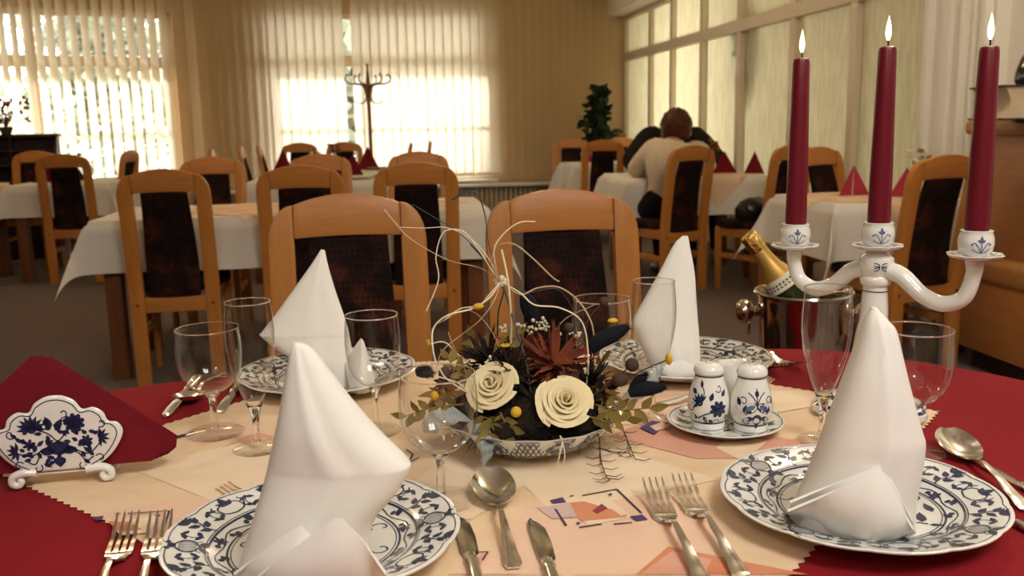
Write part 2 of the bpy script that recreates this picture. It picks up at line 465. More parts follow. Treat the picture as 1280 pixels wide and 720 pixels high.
def window(name, P, D, Nn, s0, s1, z0, z1, mull, tr):
    ang = math.atan2(D.y, D.x); b = bmesh.new()
    def bar(a, c, za, zb, t=.07):
        p = P + D*((a+c)/2) - Nn*.1; box(b, (p.x, p.y, (za+zb)/2), (c-a, t, zb-za), ang, .006)
    bar(s0, s1, z0, z0+.07); bar(s0, s1, z1-.07, z1)
    for s in [s0+.035, s1-.035]+mull: bar(s-.04, s+.04, z0, z1)
    bar(s0, s1, tr, tr+.13, .09)
    w = struct(name, b, 'window_frame')
    g = bmesh.new(); p = P + D*((s0+s1)/2) - Nn*.1
    box(g, (p.x, p.y, (z0+z1)/2), (s1-s0-.1, .006, z1-z0-.1), ang)
    gl = obj('pane', g, 'pane', w, False)
    r = bmesh.new(); q = P + D*((s0+s1)/2) - Nn*.16
    box(r, (q.x, q.y, 1.26), (s1-s0, .03, .035), ang)
    obj('outer_rail', r, 'window_frame', w)
    s_ = bmesh.new(); q = P + D*((s0+s1)/2) + Nn*.05
    box(s_, (q.x, q.y, z0-.015), (s1-s0+.1, .18, .03), ang, .006)
    obj('sill', s_, 'white_paint', w)
    return w
window('window_1', BP, BD, BN, .88, 3.52, .47, 2.46, [1.95], 1.84)
window('window_2', CORN, LD, LN, .16, 4.3, .47, 2.46, [1.62, 2.95], 1.84)
N_, L_, b_ = nodes(M['pane'])
tr_ = N_.new('ShaderNodeBsdfTransparent'); gl_ = N_.new('ShaderNodeBsdfGlossy'); gl_.inputs['Roughness'].default_value = .02
mx_ = N_.new('ShaderNodeMixShader'); mx_.inputs['Fac'].default_value = .06
L_.new(tr_.outputs[0], mx_.inputs[1]); L_.new(gl_.outputs[0], mx_.inputs[2]); L_.new(mx_.outputs[0], N_['Material Output'].inputs['Surface'])

struct('shade_eave_back', bx((.4, YB+.2+.56, 2.56), (6.0, 1.12, .10), 0, .01), 'white_paint')  # unseen eave added outside to shade the upper part of the middle window
q_ = CORN+LD*2.6-LN*.62
struct('shade_eave_left', bx((q_.x, q_.y, 2.56), (5.6, .80, .10), math.atan2(LD.y, LD.x), .01), 'white_paint')  # shallower unseen eave, added to shade the top of the left window
# vertical blinds
def blind(name, P, D, Nn, s0, s1, z0, z1, pitch, w, ang, label, group, off=.13, skip=(), seed=1):
    rn = random.Random(seed)
    mid = P + D*((s0+s1)/2) + Nn*off
    root = empty(name, (mid.x, mid.y, z0), 0, label, 'blind', group)
    base = math.atan2(D.y, D.x); b = bmesh.new(); wt = bmesh.new(); k = 0; s = s0
    while s <= s1:
        if k not in skip:
            a = base + ang + R(rn.uniform(-3, 3)); c = P + D*s + Nn*off - mid
            d = Vector((math.cos(a), math.sin(a), 0)); n = Vector((-d.y, d.x, 0))
            sh = rn.uniform(-.004, .004)
            g = [[c + d*(w*(j/4-.5)) + n*(.006*(1-(2*j/4-1)**2)) + Vector((d.x*sh*(1-i), d.y*sh*(1-i), (z1-z0)*i)) for j in range(5)] for i in range(2)]
            sheet(g, 0, b)
            box(wt, (c.x, c.y, .035), (w*.8, .006, .04), a)
        s += pitch; k += 1
    obj('slats', b, 'blind', root)
    c0, c1 = P+D*s0+Nn*off-mid, P+D*s1+Nn*off-mid; tube(wt, [(c0.x, c0.y, .022), (c1.x, c1.y, .022)], .002, 5)
    obj('bottom_weights', wt, 'blind', root)
    h = bmesh.new(); c = Vector((0, 0, 0))
    box(h, (0, 0, z1-z0+.02), (s1-s0+.12, .05, .045), base, .005); obj('head_rail', h, 'window_frame', root)
    return root
BG = 'vertical blinds along the window wall'
blind('vertical_blind', BP, BD, BN, .86, 3.55, .50, 2.86, .107, .127, R(-12), 'sunlit cream vertical blind over the window behind the coat stand', BG, skip=(9,), seed=2)
blind('vertical_blind', BP, BD, BN, .06, .82, .45, 2.86, .107, .127, R(-24), 'narrow shaded tan vertical blind in the corner between the two windows', BG, seed=3)
blind('vertical_blind', BP, BD, BN, 3.62, 4.92, .45, 2.86, .107, .127, R(-24), 'shaded brown vertical blind beside the potted plant', BG, seed=4)
blind('vertical_blind', CORN, LD, LN, .28, 4.25, .50, 2.86, .115, .127, R(-56), 'half-open white vertical blind at far left, behind the dark dresser', BG, seed=5)
# low wall under the windows: shelf and radiator
struct('trim_1', bx((.42, YB-.14, .405), (5.0, .3, .035), 0, .006), 'white_paint')
rad = empty('radiator', (1.15, YB-.12, .05), 0, 'cream ribbed radiator low under the middle window', 'radiator')
b = bmesh.new()
for i in range(44): box(b, (-1.3+i*.06, 0, .17), (.045, .07, .30), 0, .012)
obj('panel', b, 'radiator', rad)
b = bmesh.new(); tube(b, [(-1.36, 0, .02), (1.36, 0, .02)], .015); tube(b, [(1.30, 0, .02), (1.30, 0, -.05)], .012); tube(b, [(-1.30, 0, .02), (-1.30, 0, -.05)], .012); obj('pipe', b, 'radiator', rad)
struct('baseboard_back', bx((.53, YB-.012, .05), (5.2, .02, .1)), 'cream_frame')

# glazed partition on the right
PY0, PY1 = 4.85, YB
posts = [YB-.02, 10.30, 9.52, 8.60, 7.68, 6.64, 5.74, 4.88]
b = bmesh.new()
for y in posts: box(b, (XW, y, 1.25), (.10, .085, 2.5), 0, .012)
box(b, (XW, (PY0+PY1)/2, 1.915), (.12, PY1-PY0, .10), 0, .014)
box(b, (XW, (PY0+PY1)/2, 2.40), (.12, PY1-PY0, .09), 0, .014)
box(b, (XW, (PY0+PY1)/2, .42), (.12, PY1-PY0, .09), 0, .014)
box(b, (XW, (PY0+PY1)/2, .2), (.08, PY1-PY0, .4), 0, .004)
wr = struct('wall_right', b, 'cream_frame')
for ya, yb in zip(posts, posts[1:]):
    for za, zb in ((.44, 1.88), (1.95, 2.38)):
        g = bmesh.new(); n = 3
        sheet([[(XW, ya+(yb-ya)*j/n, za+(zb-za)*i/n) for j in range(n+1)] for i in range(n+1)], 0, g)
        obj('frosted_pane', g, 'frost', wr, False)
struct('trim_2', bx((XW-.14, (PY0+YB)/2, 2.70), (.28, YB-PY0, .6), 0, .01), 'ceiling')
# white fluted pilaster and panelled wall at the right
b = bmesh.new()
box(b, (XW+.02, 4.56, ZC/2), (.20, .56, ZC))
for y, w_, d_ in ((4.81, .05, .05), (4.66, .09, .035), (4.50, .03, .05), (4.43, .03, .03), (4.33, .05, .05)):
    box(b, (XW-.08-d_/2+.01, y, ZC/2), (d_, w_, ZC), 0, .01)
struct('wall_right_pilaster', b, 'white_paint')
struct('wall_right_panel', bx((XW+.1, .6, ZC/2), (.2, 7.36, ZC)), 'white_paint', smooth=False)
struct('wall_corridor', bx((5.4, 8, ZC/2), (.2, 7.4, ZC)), 'white_paint', smooth=False)
struct('wall_corridor_end', bx((4.3, YB+.1, ZC/2), (2.3, .2, ZC)), 'white_paint', smooth=False)
struct('wall_corridor_near', bx((4.3, 4.35, ZC/2), (2.3, .2, ZC)), 'white_paint', smooth=False)

# ================================================================== DINING CHAIRS
CHAIR = None
def make_chair():
    root = empty('dining_chair')
    lean = lambda z: -max(0, z-.44)**1.15*.17
    for s in (-1, 1):
        b = bmesh.new(); rings = []
        zs = [0, .2, .42, .55, .7, .85]+[.85+.097*math.sin(PI/2*k/9) for k in range(1, 10)]
        for z in zs:
            t = max(0, (z-.85)/.097)
            xo = .145+.068*(max(0, 1-t**2.1))**(1/2.1) if t < 1 else .1455
            xo -= .012*max(0, (.42-z)/.42)*0
            y = lean(z)
            rings.append([(s*.145, y+.016, z), (s*xo, y+.016, z), (s*xo, y-.016, z), (s*.145, y-.016, z)])
        ring_loft(b, rings); bevel(b, .007, 2, 50)
        p = obj('back_post', b, 'beech', root)
        b = bmesh.new(); lathe([(0, .003), (.006, .0025), (.007, 0)], 10, b, 0, Matrix.Translation((s*.178, -.0165, .375)) @ Matrix.Rotation(R(90), 4, 'X'))
        obj('screw_cap', b, 'screw', p)
    b = bmesh.new(); rings = []
    for k in range(17):
        x = -.145+.29*k/16; zt = .972-.025*(x/.145)**2; zb = .868+.004*(1-(x/.145)**2)
        yt, yb = lean(zt), lean(zb)
        rings.append([(x, yb+.015, zb), (x, yt+.015, zt), (x, yt-.015, zt), (x, yb-.015, zb)])
    ring_loft(b, rings); bevel(b, .006, 2, 50); r_ = obj('top_rail', b, 'beech_x', root)
    for s in (-1, 1):
        b = bmesh.new(); ring_loft(b, [[(s*.1452-.0009, lean(z)+.0162, z), (s*.1452+.0009, lean(z)+.0162, z), (s*.1452+.0009, lean(z)-.0162, z), (s*.1452-.0009, lean(z)-.0162, z)] for z in (.863, .9, .9445)])
        obj('joint_seam', b, 'seam', r_, False)
    obj('lower_rail', bx((0, -.002, .375), (.29, .022, .07), 0, .005), 'beech_x', root)
    # upholstered back pad, bowed between the rails
    g = []
    for i in range(13):
        t = i/12; z = .405+.472*t; w = .112+.008*math.cos(t*PI)+.006*math.sin(t*PI)
        g.append([(w*(2*j/8-1), lean(z)+.012+.022*math.sin(t*PI)-.010*(1-(2*j/8-1)**2), z) for j in range(9)])
    b = sheet(g, .026); bevel(b, .006, 2, 60); obj('back_pad', b, 'uph', root)
    # seat
    b = bmesh.new(); rings = []
    for z, k in ((.425, .97), (.432, 1.0), (.455, 1.005), (.468, .97), (.473, .88)):
        ring = []
        for i in range(32):
            a = 2*PI*i/32; c, d = math.cos(a), math.sin(a)
            e = (abs(c)**5+abs(d)**5)**(-1/5)
            ring.append((c*e*.215*k*(1.05 if d > 0 else .95), .225+d*e*.205*k, z))
        rings.append(ring)
    ring_loft(b, rings); obj('seat', b, 'uph', root)
    b = bmesh.new()
    for s in (-1, 1): box(b, (s*.185, .2, .395), (.022, .40, .06), 0, .004)
    box(b, (0, .405, .395), (.36, .022, .06), 0, .004); obj('seat_frame', b, 'beech_x', root)
    for s in (-1, 1):
        b = bmesh.new(); ring_loft(b, [[(s*.19-h, .395-h, z), (s*.19+h, .395-h, z), (s*.19+h, .395+h, z), (s*.19-h, .395+h, z)] for z, h in ((0, .015), (.2, .018), (.424, .020))])
        bevel(b, .005, 2); obj('front_leg', b, 'beech', root)
        obj('side_stretcher', bx((s*.183, .195, .235), (.020, .37, .035), 0, .004), 'beech_x', root)
    return root
def chair(top, rz, label, group):
    """top: where the middle of the top rail stands (z is 0.97); the chair faces its local +Y turned by rz"""
    global CHAIR
    if CHAIR is None: CHAIR = make_chair(); c = CHAIR
    else: c = copy_tree(CHAIR)
    off = Matrix.Rotation(rz, 3, 'Z') @ Vector((0, -.083, 0))
    c.scale = (.905, 1, 1.012); c.location = (top[0]-off.x, top[1]-off.y, 0); c.rotation_euler = (0, 0, rz)
    c['label'] = label; c['category'] = 'chair'; c['group'] = group
    return c
G0 = 'beech dining chairs with dark patterned pads'
chair((-.085, 2.33), R(183), 'large beech chair facing the table, behind the left tall white napkin', G0)
chair((.447, 2.275), R(180), 'large beech chair facing the table, directly behind the flower arrangement', G0)
chair((-.925, 4.14), R(2), 'beech chair seen from behind at the left end of the long white table', G0)
chair((-.350, 4.17), R(0), 'middle of three beech chairs seen from behind along the long white table', G0)
chair((.160, 4.18), R(-1), 'beech chair seen from behind at the right end of the long white table', G0)
chair((-.985, 5.72), R(180), 'beech chair at far side of the long white table, left end', G0)
chair((-.36, 5.80), R(178), 'beech chair at far side of the long white table, in the middle', G0)
chair((.24, 5.82), R(181), 'beech chair at far side of the long white table, right end, mostly hidden', G0)
chair((-2.33, 7.30), R(4), 'beech chair seen from behind at the small table by the dark dresser', G0)
chair((-3.0, 8.72), R(180), 'beech chair beyond the small table, in front of the dark dresser', G0)
chair((-2.07, 8.22), R(84), 'beech chair seen edge-on at right end of the small table by the left window', G0)
chair((-.83, 10.1), R(180), 'left beech chair of the pair against the bright middle window', G0)
chair((-.36, 10.05), R(180), 'right beech chair of the pair against the bright middle window', G0)
chair((-1.22, 7.05), R(-84), 'nearest edge-on chair at left side of the far middle table', G0)
chair((-1.32, 7.65), R(-86), 'second edge-on chair at left side of the far middle table', G0)
chair((-1.22, 8.55), R(-88), 'third edge-on chair along the left side of the far middle tables', G0)
chair((-1.13, 9.10), R(-88), 'farthest edge-on chair along the left side of the far middle tables', G0)
chair((.30, 8.60), R(86), 'nearer edge-on chair at right side of the far middle table', G0)
chair((.52, 9.35), R(88), 'farther edge-on chair at right side of the far middle table', G0)
chair((1.95, 9.35), R(174), 'beech chair with a rose napkin in front, left of the potted plant', G0)
chair((1.99, 8.12), R(-4), 'narrow beech chair seen from behind at the small table by the plant', G0)
chair((2.45, 9.25), R(200), 'beech chair right of the small table by the plant, near the partition', G0)
chair((2.02, 5.80), R(22), 'beech chair on which the person in the beige sweater sits', G0)
chair((2.74, 7.75), R(182), 'beech chair behind the person in black, flowers in front', G0)
chair((2.62, 5.60), R(25), 'beech chair holding a black bag, left of the right-hand white table', G0)
chair((2.45, 4.94), R(206), 'beech chair at far side of the white table, behind the left candle', G0)
chair((2.37, 3.60), R(12), 'beech chair beside the wooden counter, behind the right candle', G0)

# ================================================================== OTHER TABLES AND THEIR CLOTHS
def table(x0, x1, y0, y1, label, ztop=.745, rz=0):
    cx, cy = (x0+x1)/2, (y0+y1)/2; w, d = (x1-x0), (y1-y0)
    t = empty('restaurant_table', (cx, cy, 0), rz, label, 'table', 'square-legged restaurant tables')
    obj('tabletop', bx((0, 0, ztop-.018), (w, d, .03), 0, .004), 'table_wood', t)
    b = bmesh.new()
    for s in (-1, 1):
        box(b, (0, s*(d/2-.07), ztop-.075), (w-.2, .022, .08)); box(b, (s*(w/2-.07), 0, ztop-.075), (.022, d-.2, .08))
    obj('apron', b, 'table_wood', t)
    for sx in (-1, 1):
        for sy in (-1, 1):
            obj('leg', bx((sx*(w/2-.07), sy*(d/2-.07), (ztop-.035)/2), (.075, .075, ztop-.035), 0, .006), 'table_wood', t)
    return t
def drape_fn(w, d, drop, amp, ph):
    """where a point of a flat cloth ends up when it hangs over a w x d (half sizes) table top"""
    def f(u, v, lift=0):
        du, dv = max(0, abs(u)-w), max(0, abs(v)-d); su, sv = (1 if u > 0 else -1), (1 if v > 0 else -1)
        mn = du*dv/(du+dv) if du+dv > 1e-6 else 0; r = math.hypot(du, dv)
        x = max(-w, min(w, u)); y = max(-d, min(d, v))
        wav = amp*(r/drop)*(math.sin(v*9+ph[0])+.6*math.sin(v*21+ph[1])); wav2 = amp*(r/drop)*(math.sin(u*9+ph[2])+.6*math.sin(u*21+ph[3]))
        e = (.006+amp)*min(1, r/.04)
        if du > 0: x += su*(e+.08*du+.80*mn+wav+lift)
        if dv > 0: y += sv*(e+.08*dv+.80*mn+wav2+lift)
        return (x, y, -r+(lift if r < .02 else lift*.4))
    return f
def cloth(name, x0, x1, y0, y1, drop, label, cat, m='white_cloth', z=.7475, group=None, rz=0, amp=.008, seed=0, over=None):
    cx, cy = (x0+x1)/2, (y0+y1)/2; w, d = (x1-x0)/2, (y1-y0)/2
    rn = random.Random(seed); ph = [rn.uniform(0, 6) for _ in range(6)]
    def axis(h):
        n = 18; a = [-h+2*h*i/n for i in range(n+1)]; k = 16
        e = [h+drop*(i/k) for i in range(1, k+1)]
        return [-q for q in reversed(e)]+a+e
    f = drape_fn(w, d, drop, amp, ph)
    b = sheet([[f(u, v) for v in axis(d)] for u in axis(w)], .0016)
    o = obj(name, b, m, None, True, 60); o.location = (cx, cy, z); o.rotation_euler = (0, 0, rz)
    for (ox, oy, side, lab) in (over or []):
        b = bmesh.new(); n = 44; g = []
        for i in range(n+1):
            row = []
            for k in range(n+1):
                p, q = (i/n-.5)*side, (k/n-.5)*side
                row.append(f(ox-cx+(p-q)*.70711, oy-cy+(p+q)*.70711, .0030))
            g.append(row)
        sheet(g, .0012, b)
        n_ = len(b.faces)
        for fc in b.faces:
            c = fc.calc_center_median(); t = math.sin(c.x*23+c.y*9)+math.sin(c.y*31-c.x*6)
            fc.material_index = 1 if t > .9 else (2 if t < -1.35 else 0)
        r = obj('table_runner', b, ['peach', 'pink', 'rose'], None, True, 60); r.location = (cx, cy, z)
        tag(r, lab, 'table runner', 'peach printed overlays on the white tables')
    return tag(o, label, cat, group)
GC = 'white tablecloths in the room'
def napkin_tri(x, y, z, h, w, rz, label, m='red_napkin', group='burgundy napkins folded into standing triangles', name='folded_napkin'):
    b = bmesh.new()
    A = Vector((0, 0, h)); 
    for s, yy in ((1, .0), (-1, .012)):
        g = [[Vector((s*w*.5*i/5, yy+.22*w*(i/5)*(1 if s > 0 else -.2)*-1, 0)).lerp(Vector((0, yy*.4, h)), j/6) for j in range(7)] for i in range(6)]
        sheet(g, .003, b)
    g = [[Vector((w*.48*(i/5-.5), .05*w+.25*w, 0)).lerp(Vector((0, .004, h*.985)), j/6) for j in range(7)] for i in range(6)]
    sheet(g, .003, b)
    o = obj(name, b, m); o.location = (x, y, z); o.rotation_euler = (0, 0, rz)
    return tag(o, label, 'napkin', group)
def bud_vase(x, y, z, label, kind=0, h=.10, seed=1):
    t = empty('flower_vase', (x, y, z), 0, label, 'vase', 'small flower vases on the tables')
    obj('vase', lathe([(0, 0), (.022, 0), (.03, .02), (.026, .05), (.014, h*.85), (.017, h), (.013, h), (.012, h*.86), (0, h*.8)], 20), 'ceramic_white', t)
    rn = random.Random(seed); st = bmesh.new(); bl = [bmesh.new(), bmesh.new()]; lf = bmesh.new()
    for k in range(13):
        a = rn.uniform(0, 6.28); r = rn.uniform(.01, .06); hh = h+rn.uniform(.03, .11)
        p = Vector((r*math.cos(a), r*math.sin(a), hh))
        tube(st, [(0, 0, h*.85), (p.x*.4, p.y*.4, h+.02), p], .0012, 5, 0, 4)
        q = bl[k % 2]
        for j in range(5):
            sphere(q, p+Vector((rn.uniform(-.012, .012), rn.uniform(-.012, .012), rn.uniform(-.012, .012))), rn.uniform(.005, .010), 6)
        d = Vector((math.cos(a), math.sin(a), .4)); c = p*.75+Vector((0, 0, .02))
        sheet([[c+d*(.03*i/3)+Vector((-d.y, d.x, 0))*(.008*(j-1)*math.sin(PI*(i+.3)/3.5)) for j in range(3)] for i in range(4)], .0006, lf)
    obj('stem', st, 'twig', t); obj('leaves', lf, 'leaf', t)
    obj('blossom', bl[0], 'white_bloom' if kind else 'rust_petal', t); obj('blossom', bl[1], 'ochre', t)
    return t
# long table behind the two big chairs
table(-1.305, .51, 4.35, 5.10, 'long dark-legged restaurant table under the long white cloth')
cloth('tablecloth', -1.305, .51, 4.35, 5.10, .235, 'long white tablecloth behind the two big beech chairs', 'tablecloth', group=GC, seed=1, over=[(-.62, 4.76, .62, 'peach printed overlay on the left half of the long white table'), (.02, 4.74, .62, 'peach printed overlay on the long white table, mostly behind the chairs')])
# small table at far left
table(-2.80, -2.07, 7.45, 8.42, 'dark-legged restaurant table at left under the white cloth by the dresser')
cloth('tablecloth', -2.80, -2.07, 7.45, 8.42, .24, 'white tablecloth on the small table in front of the dark dresser', 'tablecloth', group=GC, seed=2)
table(-4.0, -2.98, 7.2, 8.0, 'restaurant table cut by the left edge of the photo')
cloth('tablecloth', -4.0, -2.98, 7.2, 8.0, .24, 'white tablecloth on the table cut by the left edge', 'tablecloth', group=GC, seed=3, over=[(-3.22, 7.55, .80, 'peach printed overlay hanging at the left edge of the photo')])
chair((-3.02, 6.35), R(60), 'dark beech chair low at the left edge of the photo', G0)
napkin_tri(-2.62, 7.78, .7530, .15, .20, R(20), 'burgundy napkin standing on the small table, left of the flower vase')
napkin_tri(-2.44, 7.95, .7530, .14, .18, R(-30), 'burgundy napkin on the small table, right behind the flower vase')
bud_vase(-2.36, 7.62, .7530, 'small vase of dark dried flowers on the small table by the dresser', 0, .11, 3)
# far middle tables
table(-.98, .02, 6.95, 7.65, 'restaurant table in the middle distance, stacked plates on it')
cloth('tablecloth', -.98, .02, 6.95, 7.65, .22, 'white tablecloth with plates and burgundy napkins, before the middle window', 'tablecloth', group=GC, seed=4)
table(-1.0, .12, 8.35, 9.15, 'farthest restaurant table in front of the middle window')
cloth('tablecloth', -1.0, .12, 8.35, 9.15, .22, 'white tablecloth on the farthest table before the middle window', 'tablecloth', group=GC, seed=5)
napkin_tri(-.33, 7.05, .7530, .20, .21, R(15), 'big burgundy napkin standing nearest on the far middle table')
napkin_tri(-.20, 7.35, .7530, .19, .21, R(-20), 'second big burgundy napkin on the far middle table, right behind the first')
napkin_tri(-.10, 8.55, .7530, .21, .20, R(10), 'burgundy napkin on the farthest table, just right of the coat stand')
napkin_tri(-.86, 8.62, .7530, .20, .22, R(-15), 'burgundy napkin at the left end of the farthest table')
bud_vase(-.40, 8.75, .7530, 'vase of brown dried flowers on the farthest table by the coat stand', 0, .13, 5)
bud_vase(-.48, 7.2, .7530, 'vase of white and red dried flowers on the far middle table', 1, .10, 6)
def plain_plate(x, y, z, label, r=.105):
    o = obj('plate', lathe([(0, .004), (r*.6, .004), (r*.72, .009), (r, .016), (r, .019), (r*.7, .013), (r*.6, .008), (0, .008)], 40), 'ceramic_white'); o.location = (x, y, z)
    return tag(o, label, 'plate', 'white plates on the far middle tables')
plain_plate(-.15, 7.12, .7530, 'white plate on the far middle table beside the nearest burgundy napkin')
plain_plate(-.06, 7.42, .7530, 'white plate on the far middle table behind the second burgundy napkin')
plain_plate(-.02, 8.60, .7530, 'white plate at right end of the farthest table')
# table by the plant
table(1.80, 2.45, 8.5, 9.15, 'restaurant table at the foot of the potted plant')
cloth('tablecloth', 1.80, 2.45, 8.5, 9.15, .30, 'bright white tablecloth on the small table left of the couple', 'tablecloth', group=GC, seed=6)
napkin_tri(2.0, 8.85, .7530, .17, .13, R(5), 'rose-pink napkin standing on the small table by the plant', 'pink_napkin', group='rose-pink standing napkins')
# the couple's table
table(1.72, 2.72, 6.28, 7.0, 'restaurant table at which the couple sits')
cloth('tablecloth', 1.72, 2.72, 6.28, 7.0, .27, 'white tablecloth on the table where the couple sits', 'tablecloth', group=GC, seed=7, amp=.016, over=[(2.36, 6.52, .66, 'peach printed overlay hanging off the front of the table where the couple sits')])
napkin_tri(2.52, 6.55, .7530, .16, .17, R(8), 'left burgundy napkin of the two right of the couple')
napkin_tri(2.72-.03, 6.40, .7530, .16, .15, R(-30), 'right burgundy napkin of the two right of the couple')
bud_vase(2.54, 6.85, .7530, 'basket-brown dried flowers on the table where the couple sits', 0, .12, 8)
# right-hand table
table(2.08, 2.83, 3.99, 4.66, 'restaurant table at right under the white cloth by the counter')
cloth('tablecloth', 2.08, 2.83, 3.99, 4.66, .26, 'white tablecloth behind the candelabra', 'tablecloth', group=GC, seed=9, amp=.012, over=[(2.44, 4.34, .72, 'peach printed overlay on the white table behind the candelabra')])
napkin_tri(2.38, 4.40, .7530, .15, .16, R(20), 'rose-red napkin standing between the left and middle candles', 'pink_napkin', group='rose-pink standing napkins')
napkin_tri(2.56, 4.22, .7530, .145, .15, R(-25), 'rose-red napkin standing right of the middle candle', 'pink_napkin', group='rose-pink standing napkins')
bud_vase(2.74, 4.42, .7530, 'white vase of cream and rust dried flowers left of the right candle', 1, .10, 11)
o = obj('salt_cup', lathe([(0, 0), (.018, 0), (.02, .03), (.016, .06), (.012, .062), (.012, .05), (0, .05)], 20), 'ceramic_white'); o.location = (2.66, 4.34, .7530); tag(o, 'small white cup next to the rose-red napkin by the counter', 'cup')

# ================================================================== DRESSER, COAT STAND, PLANT
d = empty('dresser', (-3.73, 9.0, 0), R(10), 'dark wooden dresser with open compartments under the left window', 'dresser')
b = bmesh.new(); box(b, (0, 0, .36), (1.6, .42, .72), 0, .006); obj('base_cabinet', b, 'dark_wood', d)
b = bmesh.new()
for s in (-1, 1):
    b = prism([(-.21, .70), (.21, .70), (.21, 1.10), (.05, 1.10)], s*.78-.012, s*.78+.012)
    bmesh.ops.transform(b, matrix=Matrix(((0, 0, 1, 0), (1, 0, 0, 0), (0, 1, 0, 0), (0, 0, 0, 1))), verts=b.verts)
    obj('side_panel', b, 'dark_wood', d, False)
obj('top_shelf', bx((0, .11, 1.115), (1.62, .26, .028), 0, .004), 'dark_wood', d)
obj('back_panel', bx((0, .2, .91), (1.54, .016, .40)), 'dark_wood', d)
for z, y in ((.85, .04), (.98, .09)): obj('shelf', bx((0, y, z), (1.54, .30-.1*(z-.85)/.13, .018)), 'dark_wood', d)
for x in (-.4, 0, .4): obj('divider', bx((x, .12, .98), (.016, .18, .25)), 'dark_wood', d)
for x in (-.39, .39):
    dd = obj('cabinet_door', bx((x, -.216, .36), (.74, .018, .62), 0, .006), 'dark_wood', d)
    b = bmesh.new(); sphere(b, (x+(.3 if x < 0 else -.3), -.24, .45), .014, 12); obj('knob', b, 'brass', dd)
# dried flowers on the dresser
dp = atd(6, 150, dep((-3.45, 9.05, 1.2)))
fv = empty('flower_arrangement', (dp.x, dp.y, 1.129), 0, 'dried flower arrangement on top of the dresser at the left edge', 'flower arrangement')
obj('pot', lathe([(0, 0), (.04, 0), (.06, .06), (.055, .07), (0, .06)], 20), 'terracotta', fv)
rn = random.Random(4); st, bl, lf = bmesh.new(), bmesh.new(), bmesh.new()
for k in range(26):
    a = rn.uniform(0, 6.28); r = rn.uniform(.03, .20); p = Vector((r*math.cos(a), r*math.sin(a)*.6, .08+rn.uniform(.02, .24)))
    tube(st, [(0, 0, .05), (p.x*.5, p.y*.5, p.z*.8), p], .0022, 5, 0, 4)
    for j in range(3): sphere(bl if k % 3 else lf, p+Vector((rn.uniform(-.02, .02), rn.uniform(-.02, .02), rn.uniform(-.015, .015))), rn.uniform(.008, .018), 6)
obj('stem', st, 'twig', fv); obj('blossom', bl, 'rust_petal', fv); obj('leaves', lf, 'leaf', fv)

cs = empty('coat_stand', (-.085, 10.72, 0), 0, 'bentwood coat stand silhouetted against the middle window', 'coat stand')
obj('pole', tb([(0, 0, .02), (0, 0, 1.62)], .022, 12), 'bentwood', cs)
b = bmesh.new(); tube(b, [(0, 0, 1.6), (0, 0, 1.68), (0, 0, 1.80)], [.03, .022, .010], 10); sphere(b, (0, 0, 1.81), .018, 10); obj('finial', b, 'bentwood', cs)
for k in range(6):
    a = R(60*k+8); c, s = math.cos(a), math.sin(a)
    P = lambda r, z: (r*c, r*s, z)
    obj('hook', tb([P(.02, 1.46), P(.05, 1.58), P(.12, 1.605), P(.20, 1.61), P(.255, 1.65), P(.235, 1.71), P(.20, 1.69)], [.012, .012, .011, .010, .009, .008, .007], 8, 5), 'bentwood', cs)
for k in range(4):
    a = R(90*k+8); c, s = math.cos(a), math.sin(a)
    P = lambda r, z: (r*c, r*s, z)
    obj('lower_hook', tb([P(.02, 1.50), P(.04, 1.42), P(.10, 1.39), P(.16, 1.42)], [.010, .009, .008, .007], 8, 5), 'bentwood', cs)
    obj('foot', tb([P(.02, .55), P(.10, .35), P(.26, .10), P(.32, .012)], [.014, .014, .014, .012], 8, 5), 'bentwood', cs)
b = bmesh.new()
for k in range(24):
    a, a2 = 2*PI*k/24, 2*PI*(k+1)/24; tube(b, [(.2*math.cos(a), .2*math.sin(a), .27), (.2*math.cos(a2), .2*math.sin(a2), .27)], .009, 6)
obj('umbrella_ring', b, 'bentwood', cs)

def leaf_cloud(bm, pts, n, size, rn, spread):
    for p in pts:
        for _ in range(n):
            c = Vector(p)+Vector((rn.gauss(0, spread), rn.gauss(0, spread), rn.gauss(0, spread)))
            a = Vector((rn.uniform(-1, 1), rn.uniform(-1, 1), rn.uniform(-.8, .6))).normalized()
            bb = a.cross(Vector((rn.uniform(-1, 1), rn.uniform(-1, 1), rn.uniform(-1, 1)))).normalized(); n3 = a.cross(bb)
            s = size*rn.uniform(.6, 1.3)
            q = [c, c+a*s*.35+bb*s*.32+n3*s*.05, c+a*s*.75+bb*s*.22, c+a*s+n3*s*-.08, c+a*s*.75-bb*s*.22, c+a*s*.35-bb*s*.32+n3*s*.05]
            vs = [bm.verts.new(v) for v in q]; bm.faces.new(vs)
pl = empty('potted_plant', (2.52, 10.5, 0), 0, 'tall dark green climbing plant in a pot in the far right corner', 'plant')
obj('pot', lathe([(0, 0), (.13, 0), (.17, .26), (.18, .28), (.16, .28), (.15, .25), (0, .25)], 28), 'terracotta', pl)
obj('moss_pole', tb([(0, 0, .2), (0, 0, 1.42)], .03, 10), 'bark', pl)
b = bmesh.new(); rn = random.Random(12)
for k in range(90):
    z = .3+1.2*(k/90); w = .06+.20*max(0, 1-(z-.3)/1.25)
    if z < 1.05: w += .08*rn.random()
    a = rn.uniform(0, 6.28); leaf_cloud(b, [(w*math.cos(a)*rn.uniform(.2, 1), w*math.sin(a)*rn.uniform(.2, 1), z)], 6, .12, rn, .03)
leaf_cloud(b, [(.02, 0, 1.50), (.06, 0, 1.53)], 4, .09, rn, .02)
for k in range(12): leaf_cloud(b, [(.16+.012*k, .02, 1.02-.012*k)], 3, .07, rn, .03)
for k in range(8): leaf_cloud(b, [(-.12-.02*k, .02, .92-.016*k)], 3, .07, rn, .03)
obj('leaves', b, 'green', pl)
